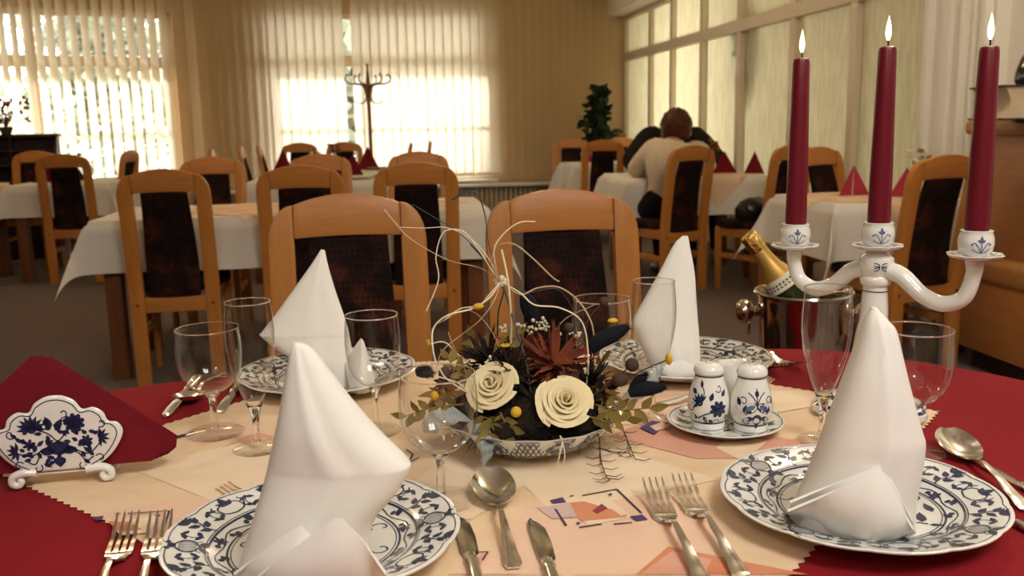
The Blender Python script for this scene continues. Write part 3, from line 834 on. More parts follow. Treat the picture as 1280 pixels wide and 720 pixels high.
# corridor: hanging plant and coat hook seen through the frosted glass
hp = empty('hanging_plant', (3.27, 7.74, 1.90), 0, 'trailing plant seen as a shadow through the frosted glass', 'plant')
b = bmesh.new()
for k in range(26):
    t = k/26; leaf_cloud(b, [(-.03, .07*math.sin(k), -.60*t), (-.03, -.14*(1-.5*t), -.50*t), (-.03, .18*(1-t), -.40*t)], 6, .09, rn, .03)
obj('leaves', b, 'green', hp)
obj('pot', lathe([(0, 0), (.07, 0), (.09, .10), (.08, .10), (0, .09)], 20), 'terracotta', hp)
obj('bracket', tb([(0, 0, .10), (0, 0, .40), (0, 0, 1.08)], .006, 6), 'bark', hp)

# outside: garden trees
def tree(x, y, h, w, label, seed):
    t = empty('garden_tree', (x, y, -1.5), 0, label, 'tree', 'garden trees outside the windows')
    obj('trunk', tb([(0, 0, 0), (.05, 0, h*.4), (0, .05, h*.8)], [.14, .1, .05], 8, 4), 'bark', t)
    b = bmesh.new(); rn = random.Random(seed)
    pts = [(rn.gauss(0, w*.4), rn.gauss(0, w*.4), h*.62+rn.gauss(0, h*.20)) for _ in range(330)]
    leaf_cloud(b, pts, 10, .36, rn, .28); obj('crown', b, 'tree_green', t)
tree(-8.6, 16.8, 6.4, 2.4, 'leafy garden tree outside the left window, toward the left', 21)
tree(-7.0, 26.0, 6.6, 2.4, 'leafy garden tree outside the left window, toward the right', 22)
tree(-.9, 17.6, 6.0, 2.2, 'leafy garden tree outside the middle window', 23)

# ================================================================== THE COUPLE
def hair_cap(name, c, rx, ry, rz_, m, parent, face_dir, nape=.5):
    b = bmesh.new(); bmesh.ops.create_uvsphere(b, u_segments=36, v_segments=24, radius=1)
    rn = random.Random(3)
    kill = []
    for v in b.verts:
        d = v.co.normalized(); fr = d.x*face_dir[0]+d.y*face_dir[1]
        if (fr > .45 and d.z < .45) or d.z < -.78: kill.append(v)
        k = 1+.045*math.sin(d.x*17+d.z*9)*math.sin(d.y*15)+.02*math.sin(40*d.x+5*d.z)+(.05 if d.z > 0 and fr < .2 else 0)
        v.co = Vector((d.x*rx*k, d.y*ry*k, d.z*rz_*k))
    bmesh.ops.delete(b, geom=kill, context='VERTS')
    bmesh.ops.translate(b, vec=c, verts=b.verts)
    bmesh.ops.solidify(b, geom=list(b.faces), thickness=.012)
    return obj(name, b, m, parent)
def head_chain(neck, head, f):
    """skull, jaw, nose from a neck point; f is the horizontal facing direction"""
    n, h = Vector(neck), Vector(head)
    F3 = Vector((f[0], f[1], 0)).normalized()
    return [[(tuple(n), .052), (tuple(n.lerp(h, .45)), .052), (tuple(h), (.078, .086)), (tuple(h+Vector((0, 0, .055))), (.070, .078))],
            [(tuple(h), (.078, .086)), (tuple(h+F3*.045-Vector((0, 0, .055))), .045)],
            [(tuple(h), (.078, .086)), (tuple(h+F3*.082-Vector((0, 0, .012))), .018), (tuple(h+F3*.102-Vector((0, 0, .030))), .012)]]
def face(parent, head, f, m='black'):
    F3 = Vector((f[0], f[1], 0)).normalized(); S = Vector((F3.y, -F3.x, 0)); h = Vector(head)
    b = bmesh.new()
    for s in (-1, 1): sphere(b, h+F3*.078+S*s*.032, .010, 8)
    obj('eyes', b, m, parent)
    b = bmesh.new()
    for s in (-1, 1): sphere(b, h+S*s*.082-Vector((0, 0, .015)), .028, 10, 0, (.45, .7, 1.1))
    obj('ears', b, 'skin', parent)
    b = bmesh.new(); sphere(b, h+F3*.082-Vector((0, 0, .062)), .018, 8, 0, (1, 1, .35)); obj('mouth', b, 'red_napkin', parent)
def hand_chains(w, d, s, rad=.0085):
    """five fingers from wrist w going along d; s is the thumb side"""
    w, d, s = Vector(w), Vector(d).normalized(), Vector(s).normalized()
    palm = w+d*.05; out = [[(tuple(w), .024), (tuple(palm), .032)]]
    for k, L in zip((-1.5, -.5, .5, 1.5), (.058, .072, .078, .068)):
        r0 = palm+d*.035+s*(k*.019)
        out.append([(tuple(palm), .032), (tuple(r0), rad*1.1), (tuple(r0+d*L*.55-Vector((0, 0, .004))), rad), (tuple(r0+d*L-Vector((0, 0, .014))), rad*.85)])
    t0 = w+d*.03+s*.036
    out.append([(tuple(w), .024), (tuple(t0), .011), (tuple(t0+d*.03+s*.018), .0095), (tuple(t0+d*.055+s*.02), .008)])
    return out
def person(loc, label):
    return empty('person', loc, 0, label, 'person')
def build_person(label, pelvis, chest, neck, head, facing, shL, elL, haL, shR, elR, haR, hipL, knL, ftL, hipR, knR, ftR, top_m, bot_m, hair_m, k=1.0):
    o = Vector((pelvis[0], pelvis[1], 0)); root = person(tuple(o), label)
    V_ = lambda p: tuple(Vector(p)-o)
    pelvis, chest, neck, head, shL, elL, haL, shR, elR, haR, hipL, knL, ftL, hipR, knR, ftR = [V_(p) for p in (pelvis, chest, neck, head, shL, elL, haL, shR, elR, haR, hipL, knL, ftL, hipR, knR, ftR)]
    mid = tuple(Vector(pelvis).lerp(Vector(chest), .55))
    f3 = Vector((facing[0], facing[1], 0)).normalized()
    toe = lambda p: tuple(Vector(p)+f3*.14-Vector((0, 0, .02)))
    ch = [[(pelvis, (.155*k, .115*k)), (mid, (.140*k, .108*k)), (chest, (.155*k, .115*k)), (neck, .055)]]
    ch += head_chain(neck, head, facing)
    for sh, el, ha in ((shL, elL, haL), (shR, elR, haR)):
        ch.append([(chest, (.155*k, .115*k)), (sh, .076*k), (tuple(Vector(sh).lerp(Vector(el), .5)), .056*k), (el, .046*k), (tuple(Vector(el).lerp(Vector(ha), .5)), .038*k), (ha, .024)])
        d = Vector(ha)-Vector(el); d.z = 0
        ch += hand_chains(ha, d if d.length > .01 else f3, Vector((-d.y, d.x, 0)) if d.length > .01 else (1, 0, 0))
    for hp_, kn, ft in ((hipL, knL, ftL), (hipR, knR, ftR)):
        ch.append([(pelvis, (.155*k, .115*k)), (hp_, .088*k), (kn, .060*k), (tuple(Vector(kn).lerp(Vector(ft), .4)), .055*k), (ft, .036), (toe(ft), .034)])
    bb = skin_bm(ch); src = bb.copy(); obj('body', bb, 'skin', root)
    # clothes follow the body: its own surface, moved outwards
    V3 = Vector; bones = [('t', pelvis, mid), ('t', mid, chest), ('t', chest, tuple(V3(chest).lerp(V3(neck), .7))), ('n', tuple(V3(chest).lerp(V3(neck), .95)), head), ('n', head, tuple(V3(head)+V3((0, 0, .1))))]
    for sh, el, ha in ((shL, elL, haL), (shR, elR, haR)):
        w_ = tuple(V3(el).lerp(V3(ha), .9)); bones += [('t', chest, sh), ('t', sh, el), ('t', el, w_), ('h', w_, tuple(V3(ha)+(V3(ha)-V3(el)).normalized()*.15))]
    for hp_, kn, ft in ((hipL, knL, ftL), (hipR, knR, ftR)): bones += [('l', pelvis, hp_), ('l', hp_, kn), ('l', kn, tuple(V3(kn).lerp(V3(ft), .9))), ('f', ft, toe(ft))]
    def near(p):
        best, lab = 9, 'n'
        for k_, a, c in bones:
            a, c = V3(a), V3(c); ab = c-a; t = max(0, min(1, (p-a).dot(ab)/max(ab.length_squared, 1e-9))); dd = (p-a-ab*t).length
            if dd < best: best, lab = dd, k_
        return lab
    src.normal_update()
    labs = [near(v.co) for v in src.verts]; cos = [v.co.copy() for v in src.verts]; nrm = [v.normal.copy() for v in src.verts]
    for name_, keep, off_, m_ in (('sweater', 't', .020, top_m), ('trousers', 'l', .009, bot_m)):
        b = src.copy(); b.verts.ensure_lookup_table()
        hem = pelvis[2]-.03
        dele = []
        for i_, v in enumerate(b.verts):
            ok = labs[i_] == keep or (keep == 'l' and labs[i_] == 't' and cos[i_].z < pelvis[2]+.16 and (V3(cos[i_])-V3(pelvis)).length < .45)
            if keep == 't' and cos[i_].z < hem and (V3(cos[i_]).xy-V3(pelvis).xy).length < .25: ok = False
            v.co = cos[i_]+nrm[i_]*off_
            if not ok: dele.append(v)
        bmesh.ops.delete(b, geom=dele, context='VERTS')
        for _ in range(2 if keep == 't' else 0): bmesh.ops.smooth_vert(b, verts=[v for v in b.verts if not v.is_boundary], factor=.4, use_axis_x=True, use_axis_y=True, use_axis_z=True)
        b.normal_update()
        for v in [v for v in b.verts if v.is_boundary]: v.co -= v.normal*off_*.75      # hems and cuffs lie on the body
        obj(name_, b, m_, root, True, 60)
    src.free()
    for ft in (ftL, ftR):
        obj('shoe', skin_bm([[(tuple(Vector(ft)-f3*.05-Vector((0, 0, .035))), .045), (tuple(Vector(ft)+f3*.06-Vector((0, 0, .035))), .048), (tuple(Vector(ft)+f3*.15-Vector((0, 0, .042))), .040)]], 2), 'leather', root)
    fl = math.hypot(*facing); hf = (facing[0]/fl, facing[1]/fl)
    hq = (.110, .112, .126) if hair_m == 'brown_hair' else (.090, .094, .118)
    hair_cap('hair', Vector(head)+Vector((-hf[0]*.014, -hf[1]*.014, .012)), *hq, hair_m, root, hf)
    face(root, head, hf)
    return root
build_person('person seen from behind in a beige sweater with short reddish-brown hair',
    (1.94, 6.10, .52), (2.02, 6.22, .83), (2.055, 6.29, 1.00), (2.07, 6.335, 1.085), (-.1, 1),
    (1.86, 6.22, .935), (1.79, 6.38, .80), (2.0, 6.52, .785), (2.23, 6.25, .935), (2.31, 6.42, .80), (2.12, 6.56, .785),
    (1.86, 6.22, .53), (1.80, 6.56, .50), (1.82, 6.55, .085), (2.06, 6.24, .53), (2.03, 6.58, .50), (2.05, 6.57, .085),
    'beige_knit', 'black_cloth', 'brown_hair', 1.0)
build_person('person in a black sweater leaning over the table, behind the beige sweater',
    (2.62, 7.44, .54), (2.42, 7.32, .88), (2.35, 7.22, 1.04), (2.315, 7.14, 1.055), (-.2, -1),
    (2.16, 7.24, 1.03), (1.91, 7.0, .83), (2.10, 6.84, .79), (2.56, 7.26, 1.0), (2.66, 6.99, .81), (2.46, 6.86, .79),
    (2.53, 7.34, .53), (2.44, 7.04, .50), (2.46, 7.06, .085), (2.72, 7.34, .53), (2.66, 7.04, .50), (2.66, 7.06, .085),
    'black_knit', 'black_cloth', 'dark_hair', 1.12)

# bag on the chair at right
bag = empty('handbag', (2.47, 5.86, .478), R(25), 'black leather bag lying on the chair seat left of the right-hand white table', 'bag')
b = bmesh.new(); rings = []
for z, k in ((0, .95), (.03, 1.12), (.08, 1.15), (.125, .85), (.145, .45)):
    rings.append([(.125*k*math.cos(a)*(1+.10*math.sin(3*a)), .08*k*math.sin(a), z+.008*math.sin(2*a+1)) for a in [2*PI*i/24 for i in range(24)]])
ring_loft(b, rings); obj('bag_body', b, 'leather', bag)
obj('strap', tb([(-.09, -.02, .125), (-.13, -.05, .09), (-.06, -.075, .05), (.05, -.07, .07), (.10, -.03, .11)], .007, 8, 6), 'leather', bag)

# ================================================================== COUNTER AT THE RIGHT
XC, YC = 2.62, 3.86
ct = empty('bar_counter', (XC+.3, 2.6, 0), 0, 'light wooden bar counter with rounded moldings at the right edge', 'counter')
def cbx(x0, x1, y0, y1, z0, z1, bev=.004): return bx(((x0+x1)/2-XC-.3, (y0+y1)/2-2.6, (z0+z1)/2), (x1-x0, y1-y0, z1-z0), 0, bev)
obj('lower_panel', cbx(XC, XC+.46, 1.3, YC, .10, .44), 'counter_wood', ct)
obj('upper_panel', cbx(XC+.05, XC+.46, 1.3, YC-.005, .44, 1.06), 'counter_wood', ct)
obj('plinth', cbx(XC+.06, XC+.44, 1.36, YC-.06, 0, .10), 'dark_wood', ct)
b = cbx(XC-.012, XC+.47, 1.29, YC+.015, .405, .525, 0); bevel(b, .045, 5); obj('molding', b, 'counter_edge', ct)
b = cbx(XC+.005, XC+.47, 1.28, YC+.035, 1.056, 1.122, 0); bevel(b, .028, 4); obj('countertop', b, 'counter_edge', ct)
b = bmesh.new(); lathe([(0, .003), (.006, .0025), (.007, 0)], 10, b, 0, Matrix.Translation((-.3, YC-.10-2.6, .36)) @ Matrix.Rotation(R(-90), 4, 'Y')); obj('screw_cap', b, 'screw', ct)
# big book on the counter
bp = atd(1252, 128, 3.62)
bk = empty('book', (bp.x, bp.y, 1.1225), -YAW-R(4), 'very thick old book lying on top of the wooden counter', 'book')
b = bmesh.new(); rings = []
for y in (0, .30):
    ring = []
    for k in range(9):
        z = .008+.118*k/8; ring.append((.022*math.sin(PI*k/8)+.012, y, z))
    ring += [(.23, y, .126), (.238, y, .067), (.23, y, .008)]
    rings.append(ring)
ring_loft(b, rings); obj('pages', b, 'book_page', bk, True, 30)
for z in (.004, .130): obj('cover', bx((.125, .15, z), (.25, .312, .008), 0, .002), 'book_cover', bk)
b = bmesh.new(); sheet([[(.245+.012*math.sin(PI*k/6), -.006+.312*j, .004+.126*k/6) for j in range(2)] for k in range(7)], .006, b); obj('spine', b, 'book_cover', bk)
vp = atd(1308, 105, 3.72)
v = obj('black_vase', lathe([(0, 0), (.125, 0), (.135, .02), (.132, .06), (.115, .12), (.085, .17), (.045, .21), (.035, .26), (.045, .30), (.038, .30), (.03, .26), (0, .25)], 40), 'black_gloss')
v.location = (vp.x, vp.y, 1.2575); v.scale = (.85, .85, .85); tag(v, 'glossy black rounded vase standing on the thick book, cut by the edge', 'vase')

# ================================================================== THE OVAL TABLE
CX, CY = .165, .97
TZ = .7500
prof_t = [(0, .84), (.25, .81), (.30, .785), (.36, .735), (.42, .69), (.46, .655), (.50, .61), (.525, .555), (.54, .48), (.55, .36), (.553, .2), (.553, 0)]
def edge_poly(n=120):
    pts = []
    ang = []
    for k in range(n):
        a = 2*PI*k/n; c, s = abs(math.cos(a)), abs(math.sin(a))
        lo, hi = 0, 1.2
        for _ in range(40):
            m_ = (lo+hi)/2
            y = m_*s; inside = y < .553 and m_*c < max(0, interp(prof_t, y))
            lo, hi = (m_, hi) if inside else (lo, m_)
        pts.append((CX+lo*math.cos(a), CY+lo*math.sin(a)))
    # smooth
    for _ in range(3): pts = [((pts[i-1][0]+2*pts[i][0]+pts[(i+1) % n][0])/4, (pts[i-1][1]+2*pts[i][1]+pts[(i+1) % n][1])/4) for i in range(n)]
    return pts
EP = edge_poly()
dt = empty('dining_table', (CX, CY, 0), 0, 'oval dining table in the foreground under the red cloth', 'table')
loc = lambda P, k=1: [((x-CX)*k, (y-CY)*k) for x, y in P]
b = prism(loc(EP, .985), TZ-.034, TZ-.004); bevel(b, .004); obj('tabletop', b, 'table_wood', dt)
for sx in (-1, 1):
    for sy in (-1, 1): obj('leg', bx((sx*.5, sy*.28, (TZ-.034)/2), (.07, .07, TZ-.034), 0, .006), 'table_wood', dt)
b = bmesh.new()
for s in (-1, 1): box(b, (0, s*.28, TZ-.075), (1.0, .022, .08)); box(b, (s*.5, 0, TZ-.075), (.022, .56, .08))
obj('apron', b, 'table_wood', dt)
# red cloth
b = bmesh.new(); rings = []
for k, z in ((.02, TZ), (.3, TZ), (.6, TZ), (.85, TZ), (.975, TZ), (.992, TZ-.001), (1.0, TZ-.006), (1.004, TZ-.018), (1.012, TZ-.08), (1.02, TZ-.16), (1.03, TZ-.25)):
    ring = []
    for i, (x, y) in enumerate(EP):
        w = (1+max(0, TZ-z)*.10*math.sin(i*2*PI*17/120)+max(0, TZ-z)*.06*math.sin(i*2*PI*29/120))
        ring.append(((x-CX)*k*w+CX, (y-CY)*k*w+CY, z))
    rings.append(ring)
ring_loft(b, rings, True, False)
tag(obj('tablecloth', b, 'red_cloth', None, True, 60), 'deep red tablecloth covering the oval foreground table', 'tablecloth')
# printed overlay: a square lying as a diamond, far corner hanging over the edge
def edge_y(x):
    best = CY
    for (xa, ya), (xb, yb) in zip(EP, EP[1:]+EP[:1]):
        if ya > CY and (xa-x)*(xb-x) <= 0 and abs(xa-xb) > 1e-9: best = ya+(yb-ya)*(x-xa)/(xb-xa)
    return best
RX, RY, RS = .140, 1.112, .855
RZ = TZ+.0012
def drape(x, y, lift=0):
    ey = edge_y(x)+.004
    if y <= ey: return (x, y, RZ+lift)
    d = y-ey
    return (x, ey+.006+min(d, .02)*.35+.035*d+lift, RZ-max(0, d-.004)+lift*.2)
b = bmesh.new(); n = 122; g = []
for i in range(n+1):
    row = []
    for j in range(n+1):
        u, v_ = (i/n-.5)*RS, (j/n-.5)*RS
        if i in (0, n) and j % 2: u *= 1-.010
        if j in (0, n) and i % 2: v_ *= 1-.010
        x, y = RX+(u-v_)*.70711, RY+(u+v_)*.70711
        row.append(drape(x, y))
    g.append(row)
sheet(g, 0, b)
lay = [0]
def patch(px, mi, top=None):
    lay[0] += 1
    P = [at(x, y, RZ) for x, y in px]
    vs = []
    n_ = len(P)
    for k in range(n_):
        for t in range(4):
            q = P[k].lerp(P[(k+1) % n_], t/4); vs.append(b.verts.new((q.x, q.y, RZ+.00025+lay[0]*.00006)))
    b.faces.new(vs).material_index = mi
def wpatch(P, mi):
    lay[0] += 1
    vs = []
    for k in range(len(P)):
        for t in range(4):
            q = Vector((*P[k], 0)).lerp(Vector((*P[(k+1) % len(P)], 0)), t/4); vs.append(b.verts.new((q.x, q.y, RZ+.00025+lay[0]*.00006)))
    b.faces.new(vs).material_index = mi
def pline(px, w, mi):
    lay[0] += 1
    P = [at(x, y, RZ) for x, y in px]
    for p, q in zip(P, P[1:]):
        d = (q-p).normalized(); k = Vector((-d.y, d.x, 0))*w/2
        vs = [b.verts.new(((c).x, (c).y, RZ+.0003+lay[0]*.00006)) for c in (p+k, q+k, q-k, p-k)]
        b.faces.new(vs).material_index = mi
# broad tinted patches of the print
patch([(128, 640), (345, 600), (455, 640), (330, 719), (230, 719)], 2)
patch([(262, 566), (320, 540), (400, 560), (330, 592)], 3)
patch([(215, 545), (300, 522), (330, 540), (250, 556)], 2)
patch([(160, 585), (330, 548), (440, 590), (300, 640)], 1)
patch([(600, 719), (690, 590), (890, 640), (900, 719)], 2)
patch([(620, 575), (745, 555), (900, 600), (690, 640)], 1)
patch([(560, 570), (680, 590), (590, 650), (470, 640)], 1)
patch([(760, 545), (830, 520), (990, 550), (1010, 572), (870, 574)], 3)
patch([(895, 560), (915, 545), (960, 551), (930, 578)], 1)
patch([(740, 500), (850, 487), (905, 500), (830, 535), (760, 530)], 2)
patch([(795, 719), (835, 684), (1010, 719)], 4)
patch([(800, 719), (840, 690), (890, 700), (880, 719)], 3)
patch([(560, 719), (585, 688), (640, 690), (650, 719)], 2)
patch([(930, 490), (1010, 489), (1040, 505), (950, 520)], 1)
patch([(975, 560), (1000, 545), (1015, 557), (985, 568)], 3)
# the small framed motif in front of the flowers
patch([(710, 633), (758, 622), (790, 648), (735, 658)], 1)
patch([(708, 630), (730, 628), (784, 644), (782, 648), (727, 653)], 5)
patch([(740, 640), (752, 631), (760, 637), (746, 644)], 6)
patch([(765, 638), (775, 634), (786, 644), (776, 646)], 1)
patch([(671, 636), (712, 630), (722, 648), (690, 650)], 8)
patch([(687, 627), (703, 623), (708, 629), (691, 631)], 7)
patch([(787, 647), (803, 645), (810, 651), (795, 653)], 7)
for p in ([(728, 621), (771, 613), (802, 643)], [(712, 622), (717, 621)], [(694, 638), (708, 659)], [(724, 661), (752, 657)], [(767, 657), (790, 655)]): pline(p, .0022, 9)
for x, y in ((763, 620), (723, 656)): patch([(x-3, y), (x, y-1.6), (x+3, y), (x, y+1.6)], 7)
# motif at the lower left corner
patch([(140, 655), (205, 645), (185, 668), (150, 672)], 1)
patch([(135, 654), (160, 654), (178, 664), (150, 668)], 5)
patch([(115, 649), (130, 647), (128, 652), (122, 653)], 7)
patch([(180, 676), (197, 675), (193, 684), (183, 684)], 7)
for p in ([(160, 644), (212, 641), (203, 668)], [(144, 645), (151, 644)]): pline(p, .0022, 9)
patch([(193, 647), (198, 645), (202, 647), (198, 649)], 7)
# motif by the left glass, motif by the near glass, motif right of the bowl
patch([(213, 549), (243, 541), (245, 543), (215, 551)], 9)
for p in ([(508, 564), (516, 570), (513, 577)], [(512, 580), (524, 574)]): pline(p, .0022, 9)
patch([(800, 537), (815, 528), (836, 531), (818, 545)], 7)
patch([(812, 535), (828, 530), (838, 536), (820, 541)], 2)
patch([(590, 702), (608, 695), (602, 708)], 3)
for p in ([(588, 694), (610, 693), (603, 704)],): pline(p, .0018, 9)
me = bpy.data.meshes.new('table_topper'); b.to_mesh(me); b.free()
for k in ('peach', 'cream', 'pink', 'rose', 'orange', 'orange', 'maroon', 'purple', 'lilac', 'ink'): me.materials.append(M[k])
me.shade_smooth(); me.set_sharp_from_angle(angle=R(60))
topper = bpy.data.objects.new('table_topper', me); COL.objects.link(topper)
tag(topper, 'peach printed table topper with zigzag edge lying diagonally on the red cloth', 'table topper')
ZT = RZ+.0012        # things on the topper
ZR = TZ+.0006        # things on the red cloth

# ================================================================== PORCELAIN PLATES
PR = [(0, .0075), (.070, .0075), (.080, .0078), (.090, .0105), (.097, .0145), (.105, .0175), (.128, .0225), (.1355, .0245), (.1375, .0240)]
PB = [(.1370, .0225), (.128, .0195), (.105, .0145), (.095, .0095), (.088, .004), (.082, 0), (.076, 0), (.072, .0035), (0, .0035)]
scal = lambda a, r: 1+.016*max(0, (r-.1)/.0375)*(abs(math.sin(6*a))**.7-.6)
def onion(hatch=True):
    d = Deco()
    d.stroke([(0, -.010), (-.009, -.005), (-.0105, .002), (-.005, .0085), (0, .010), (.005, .0085), (.0105, .002), (.009, -.005), (0, -.010)], .0016, n=4)
    if hatch:
        for k in range(-3, 4): d.stroke([(k*.0022, -.0075), (k*.0030, 0), (k*.0018, .0075)], .0008, n=3)
    d.blob(0, .0125, .0045, .0035)
    for s in (-1, 1):
        d.leaf(s*.003, .013, PI/2-s*.8, .0105, .0056); d.leaf(0, -.010, -PI/2+s*1.0, .014, .0070); d.curl(s*.010, -.011, PI/2*(1+s), .005, s)
    return d
def fruit():
    d = Deco()
    d.stroke([(0, -.009), (-.010, -.006), (-.0115, .003), (-.004, .007), (0, .004), (.005, .0075), (.0115, .003), (.010, -.006), (0, -.009)], .0015, n=4)
    d.leaf(0, .004, PI/2, .013, .0075); d.leaf(0, .004, PI/2+.9, .0105, .0056); d.leaf(0, .004, PI/2-.9, .0105, .0056)
    d.stroke([(-.012, -.004), (-.016, .003), (-.014, .009)], .0015); d.stroke([(.012, -.004), (.016, .003), (.014, .009)], .0015)
    return d
def sprig(k=0):
    d = Deco()
    d.stroke([(0, -.014), (.003, -.006), (-.002, .003), (.001, .012)], .0016)
    for y, s in ((-.010, 1), (-.006, -1), (0, 1), (.005, -1), (.009, 1)): d.leaf(.0005, y, PI/2-s*.95, .0115, .0062)
    d.aster(.001, .011, .009, PI/2, 6, 2.6); d.blob(.001, .011, .0025)
    return d
def floral_center():
    d = Deco()
    d.stroke([(.005, -.055), (-.004, -.03), (.006, -.005), (-.002, .02)], .0022)
    d.aster(-.003, .022, .022, PI/2, 9, 3.6); d.blob(-.003, .022, .007); d.flower(.024, -.004, .015, 7); d.flower(-.028, -.012, .012, 6)
    d.stroke([(.003, -.02), (.013, -.014), (.024, -.004)], .0014); d.stroke([(0, -.025), (-.014, -.022), (-.028, -.012)], .0014)
    for x, y, a, l in ((.004, -.03, -.2, .022), (0, -.04, PI+.3, .024), (.005, -.05, .5, .02), (-.002, -.01, PI-.4, .018), (.02, -.03, .3, .016), (-.02, -.04, PI, .014), (.03, -.048, .8, .018), (-.034, .014, 2.4, .016), (.030, .022, .7, .018), (.004, -.056, -.9, .012), (-.03, -.05, 3.8, .015)):
        d.leaf(x, y, a, l, l*.42)
    for x, y, a, s in ((.040, -.022, 0, 1), (-.046, -.03, PI, -1), (.045, .012, .5, -1), (-.045, .006, 2.5, 1), (.02, .045, 1.2, 1), (-.022, .048, 2, -1)): d.curl(x, y, a, .009, s, .0014)
    return d
def plate_mesh(sc=1.0):
    b = lathe(PR+PB, 144, rfun=scal)
    D = Deco()
    D.ringarc(.1318, .0011, 144, lambda a: scal(a, .1318)); D.ringarc(.0987, .0010); D.ringarc(.0955, .0022); D.ringarc(.0790, .0021); D.ringarc(.0762, .0010)
    on, fr, sp = onion(), fruit(), sprig()
    for k in range(4):
        for off, m_, s_ in ((0, on, .92), (22.5, sp, .95), (45, fr, .95), (67.5, sp, .95)):
            a = R(90*k+off); r = .1145
            flip = -1 if off == 67.5 else 1
            D.add(m_, r*math.cos(a), r*math.sin(a), s_*1.22, a-PI/2+(PI if off == 0 and k % 2 else 0), flip)
    for k in range(16):
        a = R(22.5*k+11.25)
        for rr, sg in ((.1225, 1), (.1060, -1)):
            x_, y_ = rr*math.cos(a), rr*math.sin(a); D.blob(x_, y_, .0026); D.leaf(x_, y_, a+PI/2*sg+.5, .0105, .0052); D.leaf(x_, y_, a-PI/2*sg-.4, .0095, .0048)
        D.stroke([(.106*math.cos(a), .106*math.sin(a)), (.114*math.cos(a+.03), .114*math.sin(a+.03)), (.1225*math.cos(a), .1225*math.sin(a))], .0012)
    # vine on the slope between the double rings
    for k in range(60):
        a0, a1 = 2*PI*k/60, 2*PI*(k+1)/60
        r0, r1 = .0875+.0035*math.sin(10*a0), .0875+.0035*math.sin(10*a1)
        D.stroke([(r0*math.cos(a0), r0*math.sin(a0)), (r1*math.cos(a1), r1*math.sin(a1))], .0015, n=1)
    for k in range(20):
        a = 2*PI*(k+.25)/20; r = .0875+(.002 if k % 2 else -.002)
        (D.flower(r*math.cos(a), r*math.sin(a), .0072, 6) if k % 3 == 0 else D.leaf(r*math.cos(a), r*math.sin(a), a+(.9 if k % 2 else 2.3), .0125, .0075))
        D.blob(r*math.cos(a+.11), r*math.sin(a+.11), .0030)
    D.add(floral_center(), 0, 0, 1.22)
    db = bmesh.new()
    def f(x, y):
        r = math.hypot(x, y); a = math.atan2(y, x); k = scal(a, r)
        return (x*k, y*k, interp(PR, r)+.00035)
    D.emit(db, f)
    return b, db
bmp, dbp = plate_mesh()
plate0 = obj_deco('dinner_plate', bmp, dbp, ['porcelain', 'cobalt'])
def plate(x, y, z, rz, label, first=False):
    o = plate0 if first else plate0.copy()
    if not first: COL.objects.link(o)
    o.location = (x, y, z); o.rotation_euler = (0, 0, rz)
    return tag(o, label, 'plate', 'blue and white floral dinner plates')
pNR = Vector((.467, .822, ZT)); pNL = Vector((-.076, .836, ZT)); pFL = Vector((-.094, 1.425, ZT)); pFR = Vector((.474, 1.385, ZT))
plate(*pNR, R(35), 'blue floral plate at lower right under the white napkin cone', True)
plate(*pNL, R(5), 'blue floral plate at lower left, cut by the bottom edge of the photo')
plate(*pFL, R(60), 'blue floral plate at far left of the table under a pointed napkin')
plate(*pFR, R(110), 'blue floral plate at far right of the table behind the salt shakers')

# ================================================================== FOLDED WHITE NAPKINS
def napkin_loft(levels, d0, zmin):
    """levels: left point, right point, front and back depth, where the front fold sits; the levels are joined by a smooth curve"""
    b = bmesh.new(); base = []
    n = 22
    for (xl, yl, xr, yr, fr, bk, rg) in levels:
        Lp, Rp = atd(xl, yl, d0), atd(xr, yr, d0); ring = []
        for k in range(n):
            t = k/(n-1); s = math.sin(PI*t)**.75; u = (1-math.cos(PI*t))/2
            s *= 1+.10*math.exp(-((u-rg)/.07)**2)-.05*math.exp(-((u-rg-.17)/.08)**2)
            ring.append(Lp.lerp(Rp, u)-DH*fr*s)
        for k in range(1, 9):
            t = 1-k/9; ring.append(Lp.lerp(Rp, (1-math.cos(PI*t))/2)+DH*bk*math.sin(PI*t)**.8)
        base.append(ring)
    cols = [catmull([r[k] for r in base], 4) for k in range(len(base[0]))]
    rings = [[c[i] for c in cols] for i in range(len(cols[0]))]
    for r in rings:
        for p in r: p.z = max(p.z, zmin)
    ring_loft(b, rings)
    return b
def cuff(top_px, bot_px, d_top, zb, bulge=.012, thick=.0022, n=18):
    """folded-back flap: a curved sheet from the plate up to its folded edge"""
    def samp(P, t):
        L = [0]
        for a, c in zip(P, P[1:]): L.append(L[-1]+(c-a).length)
        s = t*L[-1]
        for k in range(len(P)-1):
            if s <= L[k+1]+1e-9:
                return P[k].lerp(P[k+1], (s-L[k])/max(1e-9, L[k+1]-L[k]))
        return P[-1]
    T = [atd(x, y, d_top) for x, y in top_px]; B = [at(x, y, zb) for x, y in bot_px]
    g = []
    for i in range(n+1):
        a, c = samp(B, i/n), samp(T, i/n); row = []
        for j in range(7):
            t = j/6; p = a.lerp(c, t) - DH*bulge*math.sin(PI*t)*math.sin(PI*i/n); row.append(p)
        g.append(row)
    return sheet(g, thick)
GN = 'white linen napkins folded upright on the plates'
def napkin(name, base, label, levels, d0, zmin, flaps):
    root = empty(name, base, 0, label, 'napkin', GN)
    b = napkin_loft(levels, d0, zmin); bmesh.ops.translate(b, vec=-Vector(base), verts=b.verts)
    obj('folded_body', b, 'napkin', root, True, 50)
    for fl in flaps:
        f = cuff(*fl); bmesh.ops.translate(f, vec=-Vector(base), verts=f.verts); obj('folded_flap', f, 'napkin', root, True, 50)
    return root
zp = ZT+.0082
dNR = dep(at(1066, 655, zp))
